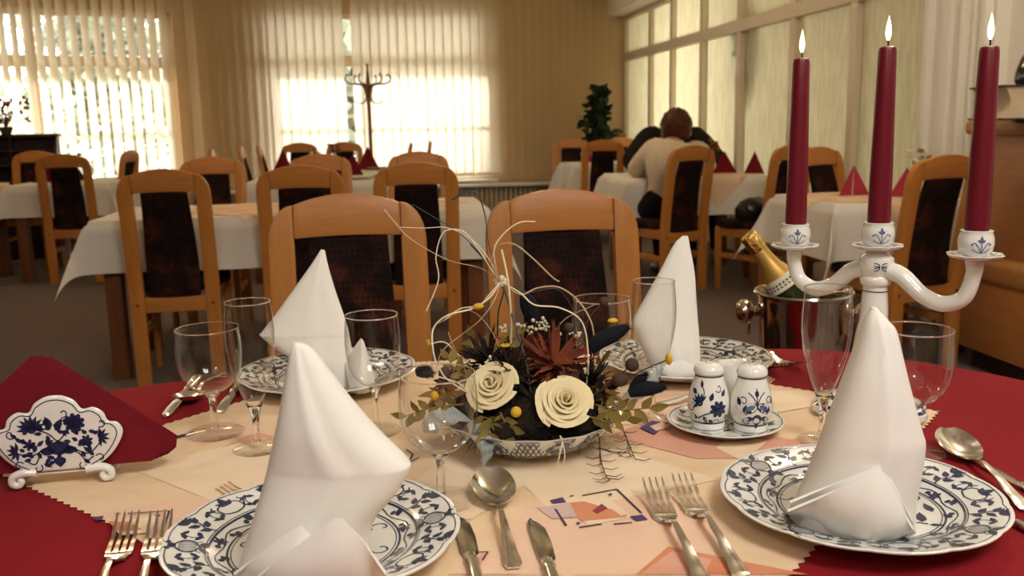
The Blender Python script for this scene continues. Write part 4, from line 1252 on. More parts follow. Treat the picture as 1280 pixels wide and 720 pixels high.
napkin('linen_napkin', (pNR.x, pNR.y, zp), 'white linen napkin cone on the lower right plate, before the candelabra',
    [(1089, 384, 1096, 385, .004, .004, .5), (1081, 398, 1110, 401, .012, .008, .4), (1076, 412, 1118, 411, .016, .012, .42), (1068, 437, 1124, 437, .022, .016, .45), (1054, 475, 1132, 475, .030, .022, .5), (1034, 530, 1146, 530, .038, .028, .5),
     (1026, 552, 1151, 550, .040, .03, .5), (1012, 590, 1146, 590, .040, .032, .5), (998, 622, 1140, 625, .038, .034, .5), (988, 648, 1142, 660, .034, .034, .5)], dNR, zp,
    [([(984, 637), (1035, 616), (1098, 589), (1122, 625), (1143, 661)], [(984, 640), (1030, 667), (1075, 680), (1120, 672), (1144, 662)], dNR-.048, zp, .014),
     ([(987, 626), (1037, 606), (1101, 580), (1124, 618), (1143, 652)], [(988, 646), (1030, 664), (1075, 676), (1120, 668), (1142, 660)], dNR-.040, zp, .010)])
dNL = dep(at(385, 722, zp))
napkin('linen_napkin', (pNL.x, pNL.y, zp), 'large white linen napkin cone on the lower left plate, nearest the camera',
    [(367, 428, 377, 429, .003, .003, .5), (364, 437, 388, 434, .008, .006, .4), (360, 455, 404, 452, .014, .010, .4), (354, 490, 432, 490, .022, .016, .42), (346, 535, 470, 535, .030, .022, .45), (338, 572, 508, 572, .032, .026, .5), (335, 586, 513, 584, .032, .028, .5),
     (328, 612, 498, 612, .034, .030, .5), (318, 645, 470, 645, .036, .032, .5), (306, 685, 462, 685, .036, .034, .5), (296, 725, 470, 725, .034, .034, .5)], dNL, zp,
    [([(292, 716), (335, 684), (376, 656), (392, 672), (430, 700)], [(292, 728), (330, 742), (370, 750), (400, 752), (432, 745)], dNL-.046, zp, .012),
     ([(318, 722), (370, 684), (424, 644), (452, 672), (484, 716)], [(318, 742), (360, 754), (410, 756), (450, 748), (484, 724)], dNL-.058, zp, .014)])
dFL = dep(at(405, 480, zp))
napkin('linen_napkin', (pFL.x, pFL.y, zp), 'sharp white linen napkin pyramid on the far left plate',
    [(401, 312, 406, 313, .003, .003, .5), (388, 332, 411, 335, .010, .008, .5), (368, 360, 420, 365, .016, .012, .5), (345, 392, 430, 394, .022, .016, .55), (328, 414, 436, 414, .026, .02, .6), (326, 419, 437, 420, .026, .02, .6), (345, 434, 440, 436, .028, .022, .55),
     (364, 447, 444, 452, .030, .024, .45), (368, 470, 447, 474, .030, .026, .45), (370, 490, 450, 493, .028, .028, .45)], dFL, zp,
    [([(432, 455), (446, 432), (452, 423), (460, 450), (468, 478)], [(440, 490), (448, 492), (455, 492), (462, 489), (468, 482)], dFL-.02, zp, .012)])
dFR = dep(at(850, 468, zp))
napkin('linen_napkin', (pFR.x, pFR.y, zp), 'white linen napkin pyramid on the far right plate, behind the flute',
    [(853, 295, 860, 295, .003, .003, .5), (842, 306, 863, 312, .008, .006, .5), (824, 340, 868, 340, .014, .010, .5), (806, 372, 870, 372, .020, .014, .5), (790, 401, 872, 400, .024, .018, .5), (792, 412, 873, 412, .026, .02, .5), (800, 432, 874, 432, .030, .024, .5),
     (812, 455, 875, 455, .030, .026, .5), (818, 470, 877, 470, .028, .028, .5)], dFR, zp,
    [([(819, 462), (835, 454), (852, 450), (866, 456), (877, 462)], [(819, 473), (836, 475), (852, 475), (866, 474), (877, 471)], dFR-.034, zp, .006)])

# ================================================================== GLASSES
W_OUT = [(.0046, .040), (.0050, .050), (.010, .0545), (.022, .0605), (.033, .071), (.0395, .085), (.0425, .100), (.0432, .115), (.0422, .132), (.0405, .1465), (.0400, .1480)]
W_IN = [(.0392, .1480), (.0394, .1465), (.0411, .132), (.0420, .115), (.0413, .100), (.0382, .0855), (.0315, .0725), (.020, .0625), (.008, .0580), (0, .0572)]
F_OUT = [(.0058, .046), (.0085, .055), (.0140, .068), (.0215, .090), (.0275, .115), (.0308, .140), (.0312, .158), (.0295, .180), (.0280, .1925), (.0276, .1940)]
F_IN = [(.0269, .1940), (.0272, .1925), (.0285, .180), (.0301, .158), (.0297, .140), (.0264, .115), (.0204, .0905), (.0128, .069), (.0070, .059), (0, .056)]
def make_glass(name, foot, stem, out, inn):
    root = empty(name)
    obj('foot', lathe(foot, 64), 'foot_glass', root, True, 60)
    obj('stem', lathe(stem, 32), 'glass', root, True, 60)
    # a thin-walled bowl: one skin with a rolled rim
    b = lathe(list(reversed(inn))[:-1]+[((out[-1][0]+inn[0][0])/2, out[-1][1])], 64)
    tr = [(out[-1][0]-.0004+.0008*math.cos(a), out[-1][1]+.0008*math.sin(a)) for a in [2*PI*k/10 for k in range(11)]]
    obj('bowl', b, 'thin_glass', root, True, 60)
    obj('rim', lathe(tr, 64), 'glass', root, True, 60)
    return root
wine0 = make_glass('wine_glass', [(0, 0), (.037, 0), (.0385, .0012), (.036, .0025), (.012, .0055), (.0052, .009), (0, .009)],
    [(0, .0085), (.0052, .0085), (.0046, .016), (.0044, .040), (.0050, .050), (.0085, .0540), (.0100, .0560), (0, .0571)], W_OUT, W_IN)
flute0 = make_glass('champagne_flute', [(0, 0), (.030, 0), (.0312, .0012), (.029, .0024), (.010, .0055), (.0050, .010), (0, .010)],
    [(0, .0095), (.0050, .0095), (.0040, .020), (.0040, .034), (.0058, .046), (.0085, .055), (.0105, .061), (.006, .0575), (0, .0558)], F_OUT, F_IN)
used = {}
def glass(kind, px, py, label, sc=(1, 1)):
    src = wine0 if kind == 'w' else flute0
    o = src if kind not in used else copy_tree(src)
    used[kind] = 1
    p = at(px, py, RZ); o.location = (p.x, p.y, ZT); o.scale = (sc[0], sc[0], sc[1])
    return tag(o, label, 'glass', 'empty wine glasses' if kind == 'w' else 'empty champagne flutes')
glass('w', 269, 542, 'empty round wine glass nearest the burgundy napkins in the holder', (1.0, .96))
glass('f', 322, 562, 'empty champagne flute at left, beside the round wine glass', (1.0, .97))
glass('w', 471, 540, 'empty wine glass in front of the far left plate', (.86, 1.06))
glass('w', 552, 627, 'empty wine glass in front of the flower arrangement, nearest the camera', (1.0, .95))
glass('w', 752, 503, 'empty wine glass behind the flowers, left of the far right napkin', (1.0, 1.02))
glass('f', 816, 526, 'empty champagne flute in front of the far right napkin', (.98, .98))
glass('f', 1027, 552, 'empty champagne flute between the shakers and the lower right napkin')
glass('w', 1136, 566, 'empty wine glass at right, half behind the lower right napkin', (1.04, 1.02))

# ================================================================== CUTLERY
def blade_strip(bm, sts, flat=6, t=.0022):
    """sts: (y, halfwidth, z, sag): a strip along +Y, dished by sag"""
    g = [[(w*(2*j/flat-1), y, z-sag*(1-(2*j/flat-1)**2)) for j in range(flat+1)] for (y, w, z, sag) in sts]
    P = []
    sheet(g, t, bm); return bm
def sm(a, n=5):
    """smooth station list"""
    out = []
    for (p, q) in zip(a, a[1:]):
        for k in range(n):
            t = k/n; s = t*t*(3-2*t); out.append((p[0]+(q[0]-p[0])*t,)+tuple(p[m]+(q[m]-p[m])*s for m in (1, 2, 3)))
    return out+[a[-1]]
def fork_bm():      # tip at the origin side (+Y end is the handle)
    b = bmesh.new()
    blade_strip(b, sm([(.056, .0118, .0035, .0), (.062, .0122, .0030, .0005), (.071, .0085, .0032, .001), (.079, .0036, .006, 0), (.095, .0026, .0135, 0), (.13, .0040, .011, -.0006), (.17, .0065, .0055, -.0010), (.195, .0085, .0035, -.001), (.202, .0060, .0033, 0)]))
    for k in range(4):
        x = (k-1.5)*.0068
        g = sm([(0, .0007, .0200, 0), (.014, .0014, .0140, 0), (.036, .0018, .0060, 0), (.058, .0023, .0036, 0)], 4)
        bb = bmesh.new(); blade_strip(bb, g, 2); bmesh.ops.translate(bb, vec=(x, 0, 0), verts=bb.verts); merge(b, bb)
    return b
def spoon_bm():
    b = bmesh.new(); st = []
    for k in range(15):
        t = k/14; y = .072*t; w = .0228*math.sqrt(max(0, 1-(2*min(t*.94+.03, 1)-1)**2))*(1+.12*(.5-t)); zr = .0095+.0125*(1-t)**1.3; st.append((y, max(w, .0025), zr, (.0085+.004*(1-t))*math.sin(PI*min(1, t*.96+.02))**.8))
    st += sm([(.074, .0030, .0095, 0), (.098, .0026, .0150, 0), (.13, .0040, .012, -.0006), (.17, .0065, .006, -.001), (.195, .0085, .0035, -.001), (.202, .006, .0033, 0)])
    blade_strip(b, st, 10, .0016); return b
def knife_blade_bm():
    b = bmesh.new(); rings = []
    for y, xl, xr in ((0, .001, .004), (.006, -.0035, .0065), (.02, -.0085, .0078), (.05, -.0100, .0080), (.085, -.0085, .0075), (.094, -.004, .006), (.098, -.0035, .0055)):
        rings.append([(xl, y, .0008), ((xl+xr)/2, y, .0030), (xr, y, .0034), (xr, y, .0004), ((xl+xr)/2, y, 0)])
    ring_loft(b, rings); return b
def knife_handle_bm():
    b = bmesh.new(); rings = []
    for y, w, h in ((.092, .0050, .0028), (.100, .0052, .0034), (.106, .0068, .0042), (.110, .0052, .0036), (.15, .0066, .0040), (.19, .0088, .0040), (.203, .0092, .0036), (.209, .006, .002)):
        rings.append([(w*math.cos(a)+.001, y, .0042+h*math.sin(a)) for a in [2*PI*k/12 for k in range(12)]])
    ring_loft(b, rings); return b
cut0 = {}
def cutlery(kind, tip, tail, label, group, red=False, sc=1.0, lift=0):
    z = (ZR if red else ZT)
    a, c = at(*tip, z), at(*tail, z); d = (c-a).normalized(); rz = math.atan2(-d.x, d.y)
    if kind not in cut0:
        if kind == 'knife':
            o = empty('table_knife'); obj('blade', knife_blade_bm(), 'steel_dark', o); obj('handle', knife_handle_bm(), 'steel', o)
        else: o = obj({'fork': 'table_fork', 'spoon': 'soup_spoon'}[kind], fork_bm() if kind == 'fork' else spoon_bm(), 'steel', None, True, 50)
        cut0[kind] = o
    else: o = copy_tree(cut0[kind])
    o.location = (a.x, a.y, z+lift); o.rotation_euler = (0, 0, rz); o.scale = (sc, sc, sc)
    return tag(o, label, {'fork': 'fork', 'spoon': 'spoon', 'knife': 'knife'}[kind], group)
gf, gs, gk = 'steel table forks', 'steel soup spoons', 'steel table knives'
cutlery('fork', (163, 662), (133, 730), 'left fork of the pair at the lower left edge of the photo', gf, True)
cutlery('fork', (204, 660), (182, 730), 'right fork of the pair at the lower left, touching the plate', gf)
cutlery('spoon', (613, 606), (645, 722), 'shiny spoon right of the large lower left plate', gs)
cutlery('knife', (574, 646), (596, 722), 'knife lying against the rim of the lower left plate', gk)
cutlery('knife', (667, 651), (691, 722), 'knife lying right of the shiny spoon', gk)
cutlery('fork', (815, 618), (874, 722), 'left fork of the pair before the lower right plate', gf)
cutlery('fork', (851, 612), (927, 722), 'right fork of the pair, next to the lower right plate', gf)
cutlery('spoon', (1183, 555), (1280, 636), 'spoon at the right edge of the photo beside the plate', gs, True)
cutlery('knife', (1212, 572), (1285, 614), 'knife behind the spoon at the right edge of the photo', gk, True)
cutlery('knife', (1196, 612), (1290, 668), 'knife half under the lower right plate rim, in front of the right spoon', gk, True)
cutlery('knife', (206, 523), (262, 455), 'leftmost of the two knives behind the round wine glass at left', gk, True)
cutlery('knife', (274, 518), (312, 460), 'knife left of the far left plate, behind the champagne flute', gk, True)
cutlery('spoon', (228, 512), (285, 462), 'spoon lying between the two knives at the far left', gs, True, .95)
cutlery('fork', (1006, 466), (935, 437), 'rear fork of the pair right of the far right plate', gf, True)
cutlery('fork', (976, 471), (915, 443), 'front fork of the pair right of the far right plate', gf, True)
cutlery('fork', (962, 487), (800, 512), 'dessert fork lying across behind the salt shakers', gf)
cutlery('fork', (279, 628), (420, 650), 'dessert fork lying behind the lower left plate, only tines showing', gf)

# ================================================================== SHAKERS ON THEIR SAUCER
sc_c = at(906, 537, RZ)
SP = [(0, .006), (.045, .006), (.055, .0085), (.066, .0125), (.0735, .0150), (.0745, .0145)]
b = lathe(SP+[(.0742, .0132), (.066, .0105), (.055, .006), (.046, 0), (.040, 0), (.038, .003), (0, .003)], 96)
D = Deco(); D.ringarc(.0705, .0011, 96)
for k in range(6):
    a = 2*PI*k/6+.2; D.add(sprig() if k % 2 else fruit(), .056*math.cos(a), .056*math.sin(a), .75, a-PI/2)
    a += PI/6; D.flower(.05*math.cos(a), .05*math.sin(a), .008, 7); D.leaf(.053*math.cos(a), .053*math.sin(a), a+.6, .012, .006); D.leaf(.053*math.cos(a), .053*math.sin(a), a-.7, .012, .006)
D.add(floral_center(), 0, 0, .55)
db = bmesh.new(); D.emit(db, lambda x, y: (x, y, interp(SP, math.hypot(x, y))+.0003))
o = obj_deco('saucer', b, db, ['porcelain', 'cobalt']); o.location = (sc_c.x, sc_c.y, ZT); tag(o, 'small blue floral saucer carrying the salt and pepper shakers', 'saucer')
SH = [(.0205, 0), (.0212, .002), (.0212, .010), (.0206, .012), (.0245, .020), (.0266, .030), (.0262, .040), (.0232, .054), (.0192, .066), (.0172, .0740)]
SZ = sorted([(z, r) for r, z in SH])
def bouquet(big=True):
    d = Deco()
    d.flower(.008, -.002, .0085, 8); d.blob(.008, -.002, .0062, .0058); d.aster(-.010, .004, .010, PI*.75, 7, 3.0); d.blob(-.010, .004, .0035)
    d.stroke([(-.012, -.012), (-.004, -.007), (.004, -.004)], .0014); d.stroke([(-.010, .004), (-.006, .013), (-.009, .020)], .001)
    for x, y, a, l in ((-.012, -.012, PI*.9, .010), (-.006, -.009, -1.2, .008), (0, .006, 1.2, .009), (.012, .010, .7, .009), (-.009, .018, 1.8, .008), (-.014, .012, 2.6, .009), (.016, -.010, -.4, .009), (-.001, -.012, -.9, .008)): d.leaf(x, y, a, l, l*.5)
    d.curl(.006, .016, .5, .0045, 1); d.curl(-.016, -.002, PI, .0045, -1); d.curl(.004, -.014, -.5, .004, -1)
    return d
def lotus():
    d = Deco()
    for s in (-1, 1):
        d.blob(s*.0065, .001, .0078, .0048, s*-.45); d.leaf(s*.004, -.003, PI/2-s*1.35, .018, .008); d.leaf(s*.003, -.008, PI/2-s*1.9, .012, .005); d.curl(s*.017, .010, PI/2*(1+s)+s*.6, .0046, s)
        d.curl(s*.014, -.012, PI/2*(1+s), .0042, -s); d.stroke([(0, .005), (s*.004, .012), (s*.009, .016)], .001); d.leaf(s*.016, .003, PI/2-s*.5, .009, .0045)
    d.stroke([(0, .003), (0, .020)], .001); d.blob(0, .015, .0022, .003); d.blob(0, -.010, .0045, .0055); d.leaf(0, -.014, -PI/2, .006, .005)
    for s in (-1, 1): d.blob(s*.0062, .0016, .0048, .0024, s*-.45, 2)
    return d
def shaker(px, py, label, motif, turn):
    p = at(px, py, RZ+.006); root = empty('shaker', (p.x, p.y, ZT+.0062), -YAW+turn, label, 'shaker', 'porcelain salt and pepper shakers')
    b = lathe([(0, 0)]+SH, 56); D = Deco(); D.add(motif, 0, .036, 1.3)
    db = bmesh.new()
    def f(u, v):
        r = interp(SZ, v)+.00035; a = u/.0255-PI/2
        return (r*math.cos(a), r*math.sin(a), v)
    D.emit(db, f)
    for z, w in ((.0128, .0022), (.0040, .0007), (.0720, .0014)):
        for k in range(48):
            a, c = 2*PI*k/48, 2*PI*(k+1)/48; r0, r1 = interp(SZ, z)+.0004, interp(SZ, z+w)+.0004
            vs = [db.verts.new(q) for q in ((r0*math.cos(a), r0*math.sin(a), z), (r0*math.cos(c), r0*math.sin(c), z), (r1*math.cos(c), r1*math.sin(c), z+w), (r1*math.cos(a), r1*math.sin(a), z+w))]
            db.faces.new(vs).material_index = 1
    obj_deco('body', b, db, ['porcelain', 'cobalt', 'cobalt_soft'], root)
    obj('cap', lathe([(0, .0740), (.0175, .0740), (.0192, .0755), (.0194, .0785), (.0182, .0830), (.0135, .0866), (.007, .0882), (0, .0886)], 48), 'porcelain', root)
    b = bmesh.new()
    for k in range(5): b2 = lathe([(0, .0006), (.0010, .0004), (.0011, 0)], 8); bmesh.ops.translate(b2, vec=(.005*math.cos(k*1.257), .005*math.sin(k*1.257), .0881), verts=b2.verts); merge(b, b2)
    obj('holes', b, 'black', root)
    return root
shaker(885, 537, 'left porcelain shaker with a blue flower bouquet', bouquet(), R(-8))
shaker(938, 540, 'right porcelain shaker with a blue lotus motif', lotus(), R(2))
p = at(916, 520, RZ+.006); tp = empty('toothpick_cup', (p.x, p.y, ZT+.0062), 0, 'small plain white porcelain cup between and behind the two shakers', 'cup')
obj('cup_body', lathe([(0, 0), (.017, 0), (.018, .004), (.0165, .012), (.0205, .034), (.0225, .068), (.0215, .072), (.0195, .068), (.0170, .034), (.012, .012), (0, .01)], 40), 'porcelain', tp)
b = bmesh.new(); rn = random.Random(2)
for k in range(16):
    a = rn.uniform(0, 6.28); r = .010*math.sqrt(rn.random()); tube(b, [(r*.7*math.cos(a), r*.7*math.sin(a), .013), (1.1*r*math.cos(a), 1.1*r*math.sin(a), .066+rn.uniform(0, .004))], [.0009, .0005], 5)
obj('toothpicks', b, 'straw', tp)

# ================================================================== NAPKIN HOLDER AND ITS BURGUNDY NAPKINS
nhp = at(84, 600, RZ)
nh = empty('napkin_holder', (nhp.x+.001, nhp.y-.010, ZT), R(4), 'white porcelain fan-shaped napkin holder with blue flowers on scroll feet', 'napkin holder')
def fan(a):          # outline of the fan plate, lobed
    pass
def fan_outline(sc=1.0):
    pts = []
    key = [(-.034, 0), (-.050, .010), (-.062, .024), (-.069, .040), (-.064, .051), (-.054, .054), (-.050, .064), (-.040, .071), (-.028, .070), (-.021, .080), (-.010, .0865), (0, .088), (.010, .0865), (.021, .080), (.028, .070), (.040, .071), (.050, .064), (.054, .054), (.064, .051), (.069, .040), (.062, .024), (.050, .010), (.034, 0)]
    c = Vector((0, .035, 0))
    return [tuple((c+(Vector((x, y, 0))-c)*sc)[:2]) for x, y in [(q.x, q.y) for q in catmull([(x, y, 0) for x, y in key], 4)]]
for yy, nm in ((-.010, 'front'), (.022, 'rear')):
    b = bmesh.new()
    ringsF = []
    for sc, dy in ((.02, .0), (.5, 0), (.9, 0), (.975, .0006), (1.0, .0018), (1.0, .0032), (.975, .0044), (.9, .005), (.5, .005), (.02, .005)):
        ringsF.append([(x, yy+dy, z+.018) for x, z in fan_outline(sc)])
    ring_loft(b, ringsF)
    db = bmesh.new()
    if nm == 'front':
        D = Deco(); ol = fan_outline(.91)
        for k in range(len(ol)-1): D.stroke([ol[k], ol[k+1]], .0011, n=1)
        D.aster(-.026, .052, .016, PI/2, 9, 3.4); D.blob(-.026, .051, .005); D.flower(.019, .055, .0115, 9); D.blob(.019, .055, .0075); D.blob(.019, .055, .003, None, 0, 2)
        D.blob(0, .027, .013, .008); D.blob(-.012, .024, .007, .005); D.blob(.011, .024, .007, .005); D.leaf(0, .018, -PI/2, .014, .013)
        D.aster(-.043, .026, .012, PI, 6, 3); D.aster(.044, .036, .012, 0, 6, 3); D.flower(.030, .033, .007, 7); D.flower(-.030, .033, .007, 6); D.leaf(-.006, .05, 1.9, .016, .008); D.leaf(-.002, .048, 1.0, .016, .008)
        for P_ in ([(-.012, .028), (-.03, .02), (-.045, .025)], [(.012, .028), (.03, .018), (.045, .030)], [(0, .034), (-.01, .045), (-.026, .052)], [(0, .034), (.010, .045), (.019, .055)], [(.02, .02), (.028, .010), (.036, .014)], [(-.02, .02), (-.026, .010), (-.034, .014)]): D.stroke(P_, .0015)
        rn = random.Random(8)
        for k in range(80):
            x, y = rn.uniform(-.048, .048), rn.uniform(.008, .062)
            if abs(x)/.056+abs(y-.032)/.042 < 1: D.leaf(x, y, rn.uniform(0, 6.28), rn.uniform(.006, .011), .0046)
        for x, y, a, s in ((.044, .048, 1, 1), (-.046, .042, 2, -1), (.038, .014, -.5, -1), (-.038, .012, 3.6, 1), (.022, .008, -1, 1), (-.020, .009, 4, -1), (.006, .062, 1.2, 1)): D.curl(x, y, a, .0055, s, .0013)
        D.emit(db, lambda x, z: (x, yy-.0004, z+.018))
    obj_deco('panel', b, db, ['porcelain', 'cobalt', 'cobalt_soft'], nh)
b = bmesh.new(); box(b, (0, .0085, .0150), (.060, .030, .003), 0, .001); obj('bridge', b, 'porcelain', nh)
for s in (-1, 1):
    b = bmesh.new(); P_ = [(s*.026, .017), (s*.040, .018), (s*.051, .014), (s*.052, .0062), (s*.046, .0040), (s*.0425, .0085), (s*.046, .0115)]
    q = catmull([(x, 0, z) for x, z in P_], 6)
    for yy in (-.008, .025): obj('scroll_foot', tb([(p.x, yy, p.z) for p in q], [.0052, .0050, .0046, .0045, .0042, .0036, .003], 10), 'porcelain', nh)
# the napkins: squares folded and standing on a corner
for k in range(6):
    b = bmesh.new(); y0 = -.001+.0036*k; h = .133-.0015*k
    w = .0030
    diamond = lambda sc: [(-.128*sc, .020*sc), (0, h*sc), (.128*sc, .020*sc), (.126*sc, .006*sc), (.118*sc, 0), (-.118*sc, 0), (-.126*sc, .006*sc)]
    rings = [[(x, y0+dy, z+.002*(1 if dy else 0)) for x, z in diamond(s_)] for s_, dy in ((.98, 0), (1, .0008), (1, .0013), (.985, .0016), (1, .0019), (1, .0026), (.98, .003))]
    ring_loft(b, rings)
    o = obj('paper_napkin', b, 'red_napkin', None, True, 30)
    tilt = -8+1.5*k
    m_ = Matrix.Translation((nhp.x+.001, nhp.y-.010, ZT+.0168)) @ Matrix.Rotation(R(4), 4, 'Z')
    off = Vector((-.020+.003*k, 0, 0))
    o.matrix_world = m_ @ Matrix.Translation(off) @ Matrix.Rotation(0, 4, 'Y')
    tag(o, 'burgundy napkin standing on its corner in the porcelain holder' if 0 < k < 5 else ('frontmost burgundy napkin in the porcelain holder' if k == 0 else 'rearmost burgundy napkin in the porcelain holder'), 'napkin', 'burgundy napkins in the porcelain holder')

# ================================================================== CANDELABRA
cb = at(1086, 517, RZ); dcb = dep(cb)
zc = lambda py: atd(1096, py, dcb).z
sdir = rt0; ddir = DH
ca = empty('candelabra', (cb.x, cb.y, ZT), -YAW, 'white porcelain three-armed candelabra with small blue sprigs', 'candelabra')
H = lambda py: zc(py)-ZT
base_r = lambda a, r: 1+(.05*math.cos(8*a) if r > .05 else 0)
prof_c = [(0, 0), (.068, 0), (.073, .006), (.072, .012), (.060, .020), (.046, .026), (.036, .036), (.030, .055), (.0255, .085), (.0215, .115), (.0185, H(400)), (.0165, H(370)), (.0160, H(357))]
b = lathe(prof_c, 56, rfun=base_r)
lathe([(.0160, H(357)), (.0195, H(354)), (.0205, H(348)), (.0180, H(344)), (.0200, H(338)), (.0225, H(330)), (.0215, H(322)), (.0150, H(317)), (.012, H(312)), (0, H(311))], 40, b)
PCZ = sorted([(z, r) for r, z in prof_c])
db = bmesh.new(); D = Deco()
def onbody(u, v):
    r = interp(PCZ, v)+.0005; a = u/max(.01, r)-PI/2
    return (r*math.cos(a), r*math.sin(a), v)
D2 = bouquet()
D.add(D2, .009, H(403), .72)
for k in range(4): D.add(floral_center(), 0, 0, 0.001)
D.polys = D.polys[:len(D2.polys)]
D.emit(db, onbody)
for z, w, extra in ((H(363), .0013, 0), (.0135, .0030, 1), (.0225, .0026, 1)):
    for k in range(96):
        a, c = 2*PI*k/96, 2*PI*(k+1)/96
        def rr(z_, a_): q = interp(PCZ, z_); return q*base_r(a_, q)+.0006
        vs = [db.verts.new(q) for q in ((rr(z, a)*math.cos(a), rr(z, a)*math.sin(a), z), (rr(z, c)*math.cos(c), rr(z, c)*math.sin(c), z), (rr(z+w, c)*math.cos(c), rr(z+w, c)*math.sin(c), z+w), (rr(z+w, a)*math.cos(a), rr(z+w, a)*math.sin(a), z+w))]
        db.faces.new(vs).material_index = 1
def knot():
    d = Deco()
    for s in (-1, 1): d.stroke([(s*.008, .005), (s*.003, .004), (s*.0015, 0), (s*.003, -.004), (s*.008, -.005)], .0012); d.stroke([(s*.008, .0015), (s*.002, 0), (s*.008, -.0015)], .001)
    return d
Dk = Deco(); Dk.add(knot(), -.003, 0, 1)
Dk.emit(db, lambda u, v: ((.0228)*math.cos(u/.022-PI/2), (.0228)*math.sin(u/.022-PI/2), H(331)+v))
obj_deco('column', b, db, ['porcelain', 'cobalt'], ca)
armL = Vector((-.083, .083, 0)); armR = Vector((.086, -.085, 0))        # local x: sideways, y: away from the camera
zL = atd(1027, 311, dcb+.083).z-ZT; zR = atd(1180, 325, dcb-.085).z-ZT; zM = H(312)
for v_, zt in ((armL, zL), (armR, zR)):
    u = v_.normalized(); L = v_.length
    P_ = [u*.012+Vector((0, 0, H(336))), u*.034+Vector((0, 0, H(342))), u*L*.50+Vector((0, 0, H(358)-.004)), u*L*.72+Vector((0, 0, H(366)-.004)), u*L*.92+Vector((0, 0, H(356)-.004)), u*L+Vector((0, 0, zt-.018)), u*L+Vector((0, 0, zt-.001))]
    obj('arm', tb(P_, [.0125, .0115, .0105, .0105, .0098, .0095, .0115], 16, 8), 'porcelain', ca)
def sprig3():
    d = Deco()
    d.stroke([(0, 0), (0, .016)], .0011); d.leaf(0, .013, PI/2, .009, .004); d.leaf(0, .013, PI/2+.8, .006, .003); d.leaf(0, .013, PI/2-.8, .006, .003)
    for s in (-1, 1): d.stroke([(0, 0), (s*.004, .009), (s*.007, .013), (s*.010, .011)], .0011); d.stroke([(s*.001, 0), (s*.007, .003), (s*.010, .006)], .001); d.blob(s*.010, .011, .0013)
    return d
CUPZ = [(0, .0080), (.004, .0150), (.010, .0195), (.018, .0210), (.026, .0200), (.031, .0183), (.0335, .0190)]
for v_, zt in ((armL, zL), (Vector((0, 0, 0)), zM), (armR, zR)):
    b = lathe([(0, 0), (.012, 0), (.022, .001), (.030, .004), (.0325, .0065), (.0315, .0072), (.020, .0035), (0, .003)], 64, rfun=lambda a, r: 1+(.05*math.cos(8*a) if r > .02 else 0))
    db = bmesh.new(); D = Deco()
    for k in range(8): D.leaf(.019*math.cos(k*PI/4), .019*math.sin(k*PI/4), k*PI/4+.3, .011, .004); D.leaf(.022*math.cos(k*PI/4+.4), .022*math.sin(k*PI/4+.4), k*PI/4, .007, .003)
    D.emit(db, lambda x, y: (x, y, .0035+max(0, (math.hypot(x, y)-.020))*.32+.0006))
    bmesh.ops.translate(b, vec=v_+Vector((0, 0, zt)), verts=b.verts); bmesh.ops.translate(db, vec=v_+Vector((0, 0, zt)), verts=db.verts)
    obj_deco('drip_pan', b, db, ['porcelain', 'cobalt_soft'], ca)
    b = lathe([(0, 0)]+[(r, z) for z, r in CUPZ]+[(.0175, .0340), (.0150, .0320), (.0145, .018), (0, .016)], 44)
    db = bmesh.new(); D = Deco(); D.add(sprig3(), -.003, .007, 1.0)
    D.emit(db, lambda u, v: ((interp(CUPZ, v)+.0005)*math.cos(u/.02-PI/2), (interp(CUPZ, v)+.0005)*math.sin(u/.02-PI/2), v))
    o3 = v_+Vector((0, 0, zt+.0025)); bmesh.ops.translate(b, vec=o3, verts=b.verts); bmesh.ops.translate(db, vec=o3, verts=db.verts)
    obj_deco('candle_cup', b, db, ['porcelain', 'cobalt_soft'], ca)
MC = Matrix.Translation((cb.x, cb.y, ZT)) @ Matrix.Rotation(-YAW, 4, 'Z')
for (v_, zt, dd, x1, y1, lab) in ((armL, zL, dcb+.083, 1035, 72, 'leftmost lit burgundy taper candle in the candelabra'), (Vector((0, 0, 0)), zM, dcb, 1111, 58, 'middle lit burgundy taper candle in the candelabra'), (armR, zR, dcb-.085, 1203, 58, 'rightmost lit burgundy taper candle in the candelabra')):
    o3 = MC @ (v_+Vector((0, 0, zt+.0192)))
    h = atd(x1, y1, dd).z-o3.z
    t = empty('candle', tuple(o3), 0, lab, 'candle', 'lit burgundy taper candles')
    obj('wax', lathe([(0, 0), (.0138, 0), (.0144, .03), (.0138, h*.4), (.0122, h*.75), (.0112, h-.006), (.0100, h-.0015), (.0070, h), (.004, h-.0015), (0, h-.002)], 32), 'candle', t)
    obj('wick', tb([(0, 0, h-.003), (.0004, 0, h+.004), (-.0006, 0, h+.010)], .0010, 6, 4), 'wick', t)
    obj('flame', lathe([(0, h+.006), (.0019, h+.0085), (.0034, h+.0130), (.0037, h+.0175), (.0031, h+.0240), (.0018, h+.0305), (.0007, h+.0355), (0, h+.0380)], 20), 'flame', t)

